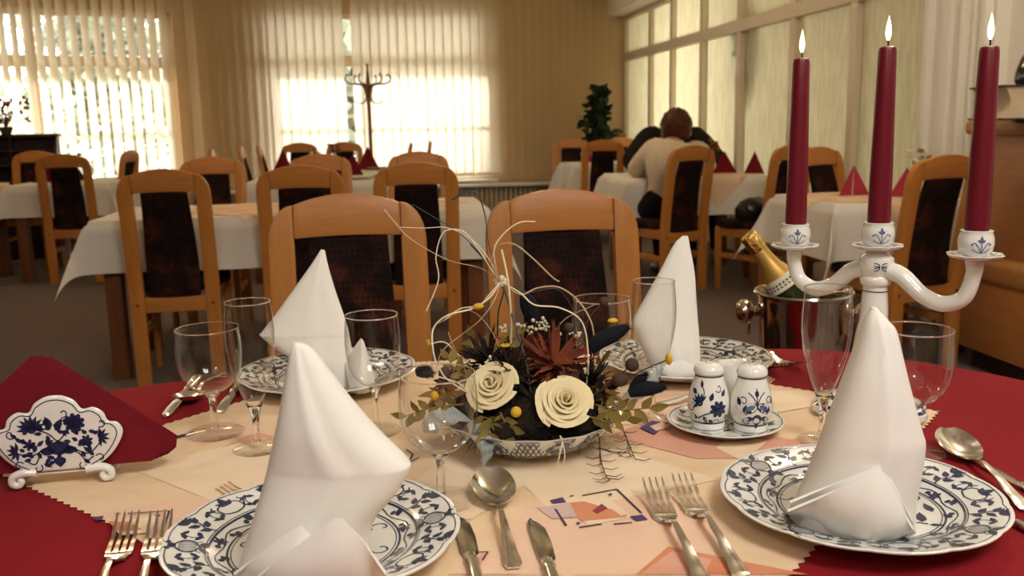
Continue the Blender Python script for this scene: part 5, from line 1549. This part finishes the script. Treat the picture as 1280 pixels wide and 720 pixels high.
# ================================================================== FLOWER BOWL AND ARRANGEMENT
bw = Vector((at(673, 545, RZ+.03).x, 1.090, ZT))
BW = [(.056, 0), (.058, .003), (.067, .006), (.088, .017), (.104, .033), (.1115, .0415)]
BZ = sorted([(z, r) for r, z in BW])
brim = lambda a, r: 1+(.012*math.cos(16*a) if r > .09 else 0)
b = lathe([(0, .002), (.052, .002), (.054, 0)]+BW+[(.1120, .0430), (.1092, .0425), (.102, .034), (.086, .021), (.066, .011), (0, .009)], 96, rfun=brim)
D = Deco(); U = .1                       # drawn on the unrolled wall, .1 m per radian
for s in range(12):
    a0 = 2*PI*s/12*U
    if s % 2 == 0:
        for k in range(9):
            for sg in (-1, 1): D.stroke([(a0+.052*k/8, .0105), (a0+.052*k/8+sg*.013, .0380)], .0016, n=5)
    else:
        cx_ = a0+.026; rn = random.Random(s*50)
        for k in range(44): D.leaf(cx_+rn.uniform(-.027, .027), .0245+rn.uniform(-.012, .012), rn.uniform(0, 6.28), rn.uniform(.006, .011), .0048)
        for k in range(5): D.flower(cx_+(k-2)*.011, .0245+.004*(-1)**k, .0062, 6)
D.stroke([(2*PI*k/90*U, .0402) for k in range(91)], .0013, n=1)
db = bmesh.new()
D.emit(db, lambda u, z: ((interp(BZ, z)+.0006)*math.cos(u/U), (interp(BZ, z)+.0006)*math.sin(u/U), z))
o = obj_deco('flower_bowl', b, db, ['porcelain', 'cobalt']); o.location = bw; tag(o, 'shallow white porcelain bowl with blue basketweave pattern under the dried flowers', 'bowl')

fa = empty('flower_arrangement', (bw.x, bw.y, ZT+.0115), 0, 'dried flower arrangement with two cream roses in the centre of the table', 'flower arrangement')
FO = Vector((bw.x, bw.y, ZT+.0115))
dF = dep(bw)
def FP(px, py, off=0): return atd(px, py, dF+off)-FO
rn = random.Random(31)
# mossy bed: a core with countless dark blades
b = lathe([(0, 0), (.050, 0), (.078, .012), (.093, .030), (.090, .045), (.062, .066), (.02, .080), (0, .082)], 40, rfun=lambda a, r: 1+.07*math.sin(5*a+r*60)+.05*math.sin(11*a))
obj('foam_bed', b, 'dark_moss', fa)
b = bmesh.new()
for k in range(4200):
    a = rn.uniform(0, 6.28); el = rn.uniform(-.1, 1.45)
    d = Vector((math.cos(a)*math.cos(el), math.sin(a)*math.cos(el), math.sin(el)*.9))
    p = Vector((d.x*.082, d.y*.082, .024+d.z*.050)); q = p+(d+Vector((rn.gauss(0, .6), rn.gauss(0, .6), rn.gauss(0, .5)))).normalized()*rn.uniform(.014, .042)
    s = (q-p).cross(Vector((rn.random(), rn.random(), rn.random()))).normalized()*.0009
    b.faces.new([b.verts.new(v) for v in (p-s, p+s, q)])
tag(obj('moss', b, 'dark_moss', fa, False), kind='stuff')
def rose(name, c, axis, r, seed):
    rn = random.Random(seed); b = bmesh.new(); m_ = align(axis, c)
    n = 18
    for k in range(n):
        t = k/(n-1); a = k*2.3999; half = 1.9-.95*t
        rb = r*(.05+.30*t); rt_ = r*(.10+.92*t**.9); zt = r*(.80-.42*t); zb = -r*.25; g = []
        for i in range(9):
            s = 2*i/8-1; row = []
            for j in range(6):
                q = j/5; ang = a+half*s
                rad = rb+(rt_-rb)*(q**1.3)
                z = zb+(zt-zb)*math.sin(q*PI/2)*(1-.16*s*s)
                if q > .8: rad += r*.05*t; z -= r*.06*t
                rad *= 1+.02*math.sin(5*s+k)
                row.append(m_ @ Vector((rad*math.cos(ang), rad*math.sin(ang), z)))
            g.append(row)
        sheet(g, r*.045, b)
    return obj(name, b, 'rose_petal', fa, True, 60)
cdir = -(DH)*.75+Vector((0, 0, .72))
rose('rose', FP(619, 487, -.055), cdir-rt0*.30, .0320, 3)
rose('rose', FP(705, 507, -.072), cdir+rt0*.10+Vector((0, 0, -.08)), .0335, 9)
# rust-coloured spiky flower
def spiky(name, c, axis, r, n, m, w=.18, seed=1, rise=.35):
    rn = random.Random(seed); b = bmesh.new(); m_ = align(axis, c)
    for k in range(n):
        a = 2*PI*k/n+rn.uniform(-.15, .15); L = r*rn.uniform(.6, 1.1); el = rn.uniform(.05, rise*2.6); g = []
        dr = Vector((math.cos(a)*math.cos(el), math.sin(a)*math.cos(el), math.sin(el))); sd = Vector((-math.sin(a), math.cos(a), 0)); up_ = dr.cross(sd)
        for i in range(6):
            t = i/5; ww = L*w*math.sin(PI*min(1, .12+t*.88))**.8*(1-.2*t); cup = -up_*(L*.25*t*t)*rn.uniform(.4, 1)
            row = []
            for j in range(3):
                row.append(m_ @ (dr*(L*t)+sd*(ww*(j-1))+cup+up_*(.10*ww*abs(j-1))))
            g.append(row)
        sheet(g, .0005, b)
    sphere(b, m_ @ Vector((0, 0, r*.10)), r*.16, 12)
    return obj(name, b, m, fa, True, 60)
spiky('rust_flower', FP(692, 458, -.015), Vector((.20, -.50, .8)), .056, 64, 'rust_petal', .075, 5, .42)
spiky('rust_flower', FP(655, 448, .015), Vector((-.2, -.3, .9)), .046, 44, 'rust_petal', .07, 6, .45)
spiky('dark_flower', FP(612, 455, .0), Vector((-.3, -.2, .9)), .048, 60, 'dark_moss', .06, 16, .5)
spiky('dark_flower', FP(640, 470, -.04), Vector((-.1, -.5, .8)), .042, 60, 'dark_moss', .06, 17, .5)
spiky('dark_flower', FP(735, 482, -.02), Vector((.5, -.4, .8)), .042, 50, 'dark_moss', .06, 18, .5)
spiky('ochre_flower', FP(755, 493, -.03), Vector((.7, -.5, .5)), .026, 34, 'ochre', .16, 7)
spiky('ochre_flower', FP(556, 492, -.02), Vector((-.6, -.5, .6)), .030, 34, 'ochre', .16, 8)
spiky('ochre_flower', FP(585, 470, .02), Vector((-.4, -.3, .9)), .026, 30, 'ochre', .16, 10)
spiky('dark_flower', FP(560, 478, -.01), Vector((-.6, -.5, .6)), .020, 30, 'black_fluff', .14, 9)
# leaves on sprigs
def leafsprig(pts, n, L, m='leaf', seed=1, spread=.9):
    rn = random.Random(seed); P = [FP(*p) for p in pts]; C = catmull(P, 8); b = bmesh.new()
    tube(b, C, [.0012, .0007], 5)
    for k in range(n):
        t = .15+.85*k/(n-1); p = C[int(t*(len(C)-1))]; d = (C[-1]-C[0]).normalized(); s = 1 if k % 2 else -1
        side = d.cross(DH).normalized()*s
        ax = (d*rn.uniform(.5, .9)+side*spread*(0 if k == n-1 else 1)+Vector((0, 0, rn.uniform(-.2, .3)))-DH*rn.uniform(-.3, .5)).normalized()
        wd = ax.cross(DH+Vector((rn.uniform(-.5, .5), 0, rn.uniform(-.5, .5)))).normalized(); nn = ax.cross(wd); l = L*rn.uniform(.75, 1.15); g = []
        for i in range(7):
            q = i/6; w_ = l*.26*math.sin(PI*q**.8)+.0002
            g.append([p+ax*(l*q)+wd*(w_*(j-1))+nn*(l*.05*abs(j-1)-.12*l*q*q) for j in range(3)])
        sheet(g, .0005, b)
    return obj('leaf_sprig', b, m, fa, True, 60)
leafsprig([(740, 505, -.05), (775, 512, -.06), (812, 510, -.06)], 9, .022, 'leaf', 1)
leafsprig([(735, 520, -.07), (760, 527, -.085), (785, 525, -.09)], 7, .019, 'leaf', 2)
leafsprig([(600, 520, -.075), (615, 528, -.085), (600, 553, -.09)], 7, .020, 'leaf', 3)
leafsprig([(625, 515, -.08), (632, 530, -.09), (638, 545, -.09)], 6, .020, 'leaf', 4)
leafsprig([(580, 505, -.05), (540, 510, -.06), (508, 520, -.06)], 9, .020, 'leaf', 5)
leafsprig([(610, 460, .02), (605, 440, .03), (592, 425, .03)], 7, .022, 'leaf', 6)
leafsprig([(622, 455, .01), (630, 435, .01), (648, 418, .01)], 7, .020, 'leaf', 7)
leafsprig([(590, 480, -.03), (570, 462, -.03), (560, 448, -.03)], 6, .018, 'leaf', 11)
leafsprig([(730, 470, 0), (745, 462, 0), (752, 452, 0)], 5, .016, 'leaf', 12)
leafsprig([(730, 500, -.05), (745, 490, -.05), (765, 478, -.05)], 6, .016, 'dark_moss', 13)
leafsprig([(640, 530, -.085), (665, 530, -.09), (690, 545, -.092)], 6, .014, 'dark_moss', 14)
# curling grasses and straws
def straw(pts, r, m, name='curled_straw'):
    k_ = .72; r = [q*k_ for q in r] if isinstance(r, (list, tuple)) else r*k_
    return obj(name, tb([FP(*p) for p in pts], r, 6, 7), m, fa)
tie = (626, 352, .02)
straw([(664, 520, -.055), (663, 490, -.05), (657, 450, -.035), (642, 400, -.01), tie, (606, 325, .03), (588, 305, .03)], .0017, 'teal_stem')
straw([(622, 420, .02), (623, 390, .02), (630, 362, .02), tie], .0014, 'teal_stem')
straw([tie, (619, 330, .03), (611, 305, .04), (606, 268, .05), (597, 243, .05), (584, 239, .05), (565, 250, .05)], [.0008, .0010, .0014, .0018], 'teal_stem')
straw([tie, (600, 335, .01), (560, 325, -.01), (515, 300, -.02), (495, 280, -.02), (480, 262, -.02)], [.0006, .0009, .0017], 'straw_tan')
straw([tie, (603, 320, .0), (575, 292, .01), (540, 270, .02), (515, 255, .02)], [.001, .0008, .0005], 'teal_stem')
straw([tie, (612, 325, .01), (590, 300, .01), (560, 285, .01), (530, 285, .01), (498, 284, .01)], [.001, .0008, .0005], 'straw')
straw([tie, (615, 338, 0), (600, 315, -.01), (580, 290, -.02), (555, 290, -.02), (545, 320, -.02), (548, 350, -.02), (533, 389, -.02)], [.0010, .0012, .0010, .0012], 'straw')
straw([tie, (620, 335, -.01), (618, 310, -.02), (632, 290, -.02), (650, 278, -.02), (669, 277, -.02)], [.0014, .0013, .0010], 'straw')
straw([tie, (614, 330, 0), (622, 308, -.01), (642, 305, -.02), (665, 322, -.02), (690, 346, -.02), (699, 352, -.02)], [.0012, .0013, .0014], 'straw_tan')
straw([(638, 447, .01), (639, 410, 0), (637, 370, -.01), (633, 340, -.01), (627, 312, -.01)], .0019, 'straw')
straw([tie, (650, 366, -.01), (668, 381, -.02), (700, 385, -.02), (727, 402, -.02), (735, 440, -.03), (733, 480, -.03), (722, 492, -.03)], [.0014, .0014, .0012, .0014], 'straw')
straw([tie, (650, 368, .0), (672, 360, .0), (698, 359, 0), (722, 375, 0), (738, 400, -.01), (743, 422, -.01)], [.0014, .0016, .0015], 'straw_tan')
straw([tie, (660, 365, .01), (695, 361, .01), (715, 385, .02), (720, 420, .02)], .0009, 'teal_stem')
straw([tie, (612, 372, .0), (590, 386, -.01), (560, 394, -.02), (542, 410, -.02), (541, 435, -.03), (547, 462, -.03)], [.0014, .0016, .0015], 'straw')
straw([tie, (618, 375, .0), (600, 400, 0), (575, 420, .01), (552, 440, 0), (546, 465, 0)], [.0012, .0009], 'straw_tan')
straw([tie, (612, 368, 0), (598, 382, 0), (575, 386, 0), (556, 400, 0)], [.0012, .0010], 'straw')
straw([(600, 465, 0), (575, 445, 0), (556, 428, -.01), (537, 430, -.01)], .0012, 'straw')
straw([(630, 448, 0), (612, 410, 0), (585, 388, .01), (548, 404, .01)], .0007, 'straw_tan')
straw([(585, 470, -.02), (570, 440, -.02), (560, 415, -.02)], .0008, 'straw_tan')
straw([(700, 470, 0), (690, 430, 0), (705, 400, .01), (745, 380, .01)], .0007, 'straw_tan')
straw([(600, 500, -.06), (560, 475, -.06), (548, 458, -.06)], .0012, 'straw')
straw([(590, 500, -.06), (575, 480, -.06), (545, 470, -.06)], .0010, 'straw')
b = bmesh.new(); c0 = FP(*tie)
for k in range(5): sphere(b, c0+Vector((.006*math.cos(k*1.3), .002*math.sin(k), .004*math.sin(k*1.3))), .0040, 8)
obj('straw_knot', b, 'white_bloom', fa)
def bud(px, py, off, r, m, name, scale=(1, 1, 1), stem=None):
    b = bmesh.new(); sphere(b, FP(px, py, off), r, 12, 0, scale); o = obj(name, b, m, fa)
    if stem: obj('stem', tb([FP(*p) for p in stem]+[FP(px, py, off)], .0009, 5, 5), 'twig', o)
bud(598, 383, -.01, .0052, 'yellow', 'yellow_bud', (1.3, .9, .8))
bud(535, 429, -.01, .0048, 'yellow', 'yellow_bud', (.6, 1, 1.1))
bud(645, 515, -.092, .0065, 'yellow', 'yellow_bud')
bud(766, 401, -.01, .0055, 'yellow', 'yellow_bud', (1.2, 1, .6), [(735, 460, -.02), (752, 425, -.015)])
bud(836, 449, -.05, .0058, 'yellow', 'yellow_bud', (.7, 1, 1.2), [(770, 480, -.05), (805, 462, -.05)])
bud(632, 432, .0, .0055, 'yellow', 'yellow_bud', (1.4, 1, .5))
bud(543, 495, -.06, .0058, 'yellow', 'yellow_bud', (.9, 1, 1))
bud(790, 456, -.05, .0085, 'brown_bud', 'seed_pod', (1, .9, 1), [(745, 490, -.05), (770, 472, -.05)])
bud(775, 475, -.06, .0090, 'brown_bud', 'seed_pod', (1.1, .9, .9), [(740, 495, -.05), (760, 482, -.055)])
bud(755, 377, 0, .0062, 'brown_bud', 'seed_pod', (1, 1, 1), [(715, 450, -.01), (735, 400, 0)])
bud(711, 410, .01, .0066, 'brown_bud', 'seed_pod', (1, 1, 1), [(705, 450, 0)])
bud(556, 468, -.03, .0080, 'brown_bud', 'seed_pod', (1, 1, 1.2))
def fluff(pts, r, seed):
    rn = random.Random(seed); P = catmull([FP(*p) for p in pts], 10); b = bmesh.new(); n = len(P)
    tube(b, P, lambda t: r*.75*math.sin(PI*min(1, .1+t*.86))**.6, 10)
    for k in range(500):
        i = rn.randrange(1, n-1); t = i/n; d = (P[i+1]-P[i-1]).normalized(); s = d.cross(Vector((rn.gauss(0, 1), rn.gauss(0, 1), rn.gauss(0, 1)))).normalized()
        p = P[i]+s*r*.6*math.sin(PI*min(1, .1+t*.86)); q = p+(s*.5+d*.9).normalized()*rn.uniform(.003, .008); w_ = d.cross(s)*.0005
        b.faces.new([b.verts.new(v) for v in (p-w_, p+w_, q)])
    return obj('fluffy_grass', b, 'black_fluff', fa, False)
fluff([(738, 438, -.02), (750, 426, -.02), (768, 417, -.02), (786, 408, -.02)], .0135, 1)
fluff([(786, 492, -.06), (800, 487, -.06), (815, 485, -.06), (832, 484, -.06)], .0120, 2)
fluff([(788, 489, -.055), (798, 478, -.055), (808, 468, -.055)], .0090, 3)
fluff([(655, 368, .03), (662, 385, .03), (668, 408, .03)], .0150, 4)
fluff([(520, 466, -.03), (530, 464, -.03), (541, 468, -.03)], .0110, 5)
# tiny white blossoms, ferny twigs, gauze
b = bmesh.new()
for px, py, o_ in ((633, 412, .01), (678, 407, .01), (661, 411, .01), (650, 408, .01), (672, 410, 0), (681, 402, 0), (613, 452, -.02), (604, 458, -.03), (700, 420, 0), (721, 418, 0)):
    for k in range(7): sphere(b, FP(px, py, o_)+Vector((rn.gauss(0, .0035), rn.gauss(0, .003), rn.gauss(0, .0035))), rn.uniform(.0012, .0026), 6)
obj('tiny_blossoms', b, 'white_bloom', fa)
b = bmesh.new()
def twig(pts, z0=True):
    P = [at(x, y, RZ+.004)-FO if i else FP(x, y, -.085) for i, (x, y) in enumerate(pts)]
    C = catmull(P, 6); tube(b, C, [.0009, .0006], 5)
    for k in range(2, len(C), 2):
        s = 1 if k % 4 else -1
        d = (C[min(k+1, len(C)-1)]-C[k-1]).normalized(); sd = Vector((-d.y, d.x, 0))*s
        tube(b, [C[k], C[k]+sd*.010+d*.006, C[k]+sd*.018+d*.004+Vector((0, 0, .002))], [.0006, .0003], 4)
twig([(749, 545), (750, 566), (752, 580), (757, 594), (762, 600)]); twig([(775, 528), (782, 545), (788, 560), (794, 574)]); twig([(748, 560), (765, 565), (785, 566)])
obj('fern_twig', b, 'twig', fa)
b = bmesh.new(); tube(b, [FP(700, 545, -.1), FP(703, 552, -.105), FP(699, 570, -.105), FP(697, 580, -.1)], .0010, 5, 0, 5); tube(b, [FP(703, 552, -.105), FP(706, 568, -.105), FP(704, 580, -.1)], .0008, 5, 0, 5); obj('raffia_end', b, 'straw', fa)
def gauze(name, C, seed, thick=.0004):
    rn = random.Random(seed); g = []
    for i, row in enumerate(C):
        P = catmull([FP(*p) for p in row], 6)
        g.append([p+Vector((rn.gauss(0, .0008), rn.gauss(0, .0008), rn.gauss(0, .0008)))+DH*(.003*math.sin(j*1.1+i*2)) for j, p in enumerate(P)])
    return obj(name, sheet(g, thick), 'gauze', fa, True, 80)
gauze('gauze_ribbon', [[(583, 530, -.075), (590, 545, -.085), (600, 565, -.095), (602, 582, -.10)], [(592, 526, -.08), (600, 545, -.09), (604, 565, -.10), (605, 583, -.102)], [(603, 530, -.08), (612, 545, -.09), (612, 560, -.098), (608, 578, -.102)], [(612, 534, -.08), (622, 545, -.09), (620, 556, -.098), (612, 570, -.102)]], 1)
gauze('gauze_ribbon', [[(525, 530, -.06), (540, 515, -.065), (565, 508, -.06)], [(530, 540, -.065), (548, 525, -.072), (580, 518, -.07)], [(545, 540, -.07), (565, 530, -.076), (592, 528, -.078)]], 2)
gauze('gauze_ribbon', [[(770, 505, -.03), (790, 480, -.03), (815, 462, -.02), (825, 455, -.02)], [(775, 510, -.035), (797, 490, -.035), (818, 470, -.025), (827, 458, -.025)], [(785, 512, -.04), (803, 497, -.04), (820, 478, -.03), (828, 462, -.03)]], 3)

# ================================================================== CHAMPAGNE COOLER
dC = 1.95
cr = atd(1005, 363, dC); cz = cr.z-.205
st = empty('cooler_stand', (cr.x, cr.y, 0), 0, 'steel pedestal holding the champagne cooler behind the table', 'stand')
obj('base', lathe([(0, 0), (.15, 0), (.155, .008), (.14, .018), (.03, .03), (0, .03)], 40), 'cooler', st)
obj('pole', lathe([(0, .02), (.014, .02), (.014, cz-.02), (0, cz-.02)], 20), 'cooler', st)
obj('tray', lathe([(0, cz-.02), (.10, cz-.018), (.104, cz-.012), (.10, cz-.006), (0, cz-.006)], 40), 'cooler', st)
co = empty('champagne_cooler', (cr.x, cr.y, cz-.005), 0, 'polished steel champagne cooler with knob handles holding the bottle', 'wine cooler')
obj('bucket', lathe([(0, 0), (.078, 0), (.084, .006), (.088, .03), (.0885, .031), (.089, .05), (.0895, .052), (.098, .19), (.1000, .200), (.1045, .203), (.1055, .207), (.1035, .2105), (.0985, .210), (.0965, .205), (.094, .19), (.084, .03), (.078, .01), (0, .008)], 72), 'cooler', co)
for s in (-1, 1):
    ax = (rt0*s-DH*.25*s); 
    b = bmesh.new(); lathe([(.010, 0), (.012, .004), (.011, .008), (.021, .014), (.027, .024), (.027, .034), (.019, .044), (0, .048)], 28, b, 0, align(ax, ax.normalized()*.0955+Vector((0, 0, .160))))
    k = obj('knob', b, 'brass', co)
    c0 = ax.normalized()*.113+Vector((0, 0, .147)); b = bmesh.new()
    sd = ax.normalized().cross(Vector((0, 0, 1)))
    for i in range(20):
        a, c = 2*PI*i/20, 2*PI*(i+1)/20
        f_ = lambda t: c0+sd*(.009*math.sin(t))+Vector((0, 0, -.018-.019*math.cos(t)))
        tube(b, [f_(a), f_(c)], .0032, 6)
    obj('ring_handle', b, 'brass', k)
T_, P_ = atd(934, 293, dC+.0), atd(983, 358, dC-.02)
ax = (T_-P_).normalized(); Bt = T_-ax*.298
bo = empty('champagne_bottle', tuple(Bt), 0, 'champagne bottle with gold foil neck leaning in the steel cooler', 'bottle')
mB = align(ax, (0, 0, 0))
b = bmesh.new(); lathe([(0, .006), (.030, 0), (.040, .004), (.0415, .012), (.0415, .130), (.0395, .160), (.031, .190), (.022, .210), (.0175, .240), (0, .240)], 40, b, 0, mB); obj('glass_body', b, 'bottle_glass', bo)
b = bmesh.new(); lathe([(.0400, .157), (.0400, .155), (.0322, .1895), (.0320, .1915), (.0395, .157)], 40, b, 0, mB)
obj('neck_label', lathe([(.0396, .1615), (.0402, .1605), (.0330, .1880), (.0326, .1885)], 48, None, 0, mB), 'paper', bo)
lb = bmesh.new()
for k in range(26):
    a, c = 2*PI*k/26, 2*PI*(k+.55)/26
    for z0, z1 in ((.168, .171), (.1745, .1785)):
        r0, r1 = .0403-(z0-.1605)*.262+.0004, .0403-(z1-.1605)*.262+.0004
        lb.faces.new([lb.verts.new(mB @ Vector(q)) for q in ((r0*math.cos(a), r0*math.sin(a), z0), (r0*math.cos(c), r0*math.sin(c), z0), (r1*math.cos(c), r1*math.sin(c), z1), (r1*math.cos(a), r1*math.sin(a), z1))])
b.free()
obj('foil_sleeve', lathe([(.0331, .1875), (.0222, .2130), (.0185, .236), (.0172, .258), (.0160, .258)], 48, None, 0, mB), 'gold_label', bo)
obj('label_print', lb, 'black', bo, False)
b = bmesh.new(); lathe([(.0172, .254), (.0182, .258), (.0190, .262), (.0180, .268), (.0196, .273), (.0186, .279), (.0192, .287), (.0180, .294), (.0120, .2985), (0, .300)], 40, b, 0, mB, lambda a, r: 1+.04*math.sin(9*a+r*900)+.025*math.sin(23*a)); obj('foil_cap', b, 'gold_foil', bo)

# ================================================================== GROUND OUTSIDE, LIGHT, CAMERA
struct('ground_outside', bx((0, 25, -1.55), (60, 26, .1)), 'paving')
def area(name, loc, size, power, col, target=None, sy=None):
    l = bpy.data.lights.new(name, 'AREA'); l.energy = power; l.color = col; l.size = size
    if sy: l.shape = 'RECTANGLE'; l.size_y = sy
    o = bpy.data.objects.new(name, l); COL.objects.link(o); o.location = loc
    if target is not None:
        o.rotation_euler = (Vector(target)-Vector(loc)).to_track_quat('-Z', 'Y').to_euler()
    return o
WARM = (1, .74, .46)
def lamp(name, loc, power, col, r=.14):
    l = bpy.data.lights.new(name, 'POINT'); l.energy = power; l.color = col; l.shadow_soft_size = r
    o = bpy.data.objects.new(name, l); COL.objects.link(o); o.location = loc; return o
area('room_fill', (.9, -.5, 2.75), .8, 45, (1, .95, .86), (.3, 1.3, .75))  # unseen light added above the camera to brighten the foreground table
lamp('room_fill', (-.9, -1.2, 2.6), 40, (1, .94, .84))  # unseen fill added behind the camera for the foreground and cutlery reflections
lamp('room_fill', (1.9, 2.6, 2.65), 44, (1, .82, .60))  # unseen fill added to brighten the right side, pilaster and counter
lamp('room_fill', (-1.2, 4.2, 2.65), 20, WARM)  # this and the next two: unseen warm fills added deeper in the room
lamp('room_fill', (.9, 6.6, 2.65), 28, WARM)
lamp('room_fill', (-2.8, 7.5, 2.65), 16, WARM)
sl = bpy.data.lights.new('sun', 'SUN'); sl.energy = 11; sl.color = (1, .95, .86); sl.angle = R(9)
so = bpy.data.objects.new('sun', sl); COL.objects.link(so); so.rotation_euler = Vector((.16, -.85, -.50)).to_track_quat('-Z', 'Y').to_euler(); so.location = (-3, 20, 12)
area('pane_backlight', (5.0, 9.6, 1.2), 1.2, 85, (1, .94, .78), (3.1, 9.0, 1.1), 1.6)  # unseen light added behind the partition so the far panes look bright
area('pane_backlight', (5.0, 6.2, .6), .8, 12, (1, .88, .66), (3.1, 6.2, .7), 1.0)  # weaker unseen light added behind the nearer panes
wd = bpy.data.worlds.new('sky'); bpy.context.scene.world = wd; wd.use_nodes = True
bg = wd.node_tree.nodes['Background']; bg.inputs['Color'].default_value = (1, .975, .92, 1); bg.inputs['Strength'].default_value = 9.0
cam = bpy.data.cameras.new('camera'); co_ = bpy.data.objects.new('camera', cam); COL.objects.link(co_)
cam.sensor_width = 36; cam.lens = F*36/1280; cam.clip_start = .02; cam.clip_end = 200
co_.matrix_world = Matrix(((rt.x, up.x, -fw.x, 0), (rt.y, up.y, -fw.y, 0), (rt.z, up.z, -fw.z, CH), (0, 0, 0, 1)))
cam.dof.use_dof = True; cam.dof.focus_distance = 1.12; cam.dof.aperture_fstop = 9.0
sc = bpy.context.scene; sc.camera = co_
sc.view_settings.view_transform = 'Standard'; sc.view_settings.look = 'None'; sc.view_settings.gamma = 1; sc.view_settings.use_curve_mapping = False
sc.view_settings.exposure = 0.0
sc.cycles.max_bounces = 16; sc.cycles.transmission_bounces = 12; sc.cycles.transparent_max_bounces = 24; sc.cycles.caustics_refractive = True; sc.cycles.sample_clamp_indirect = 6
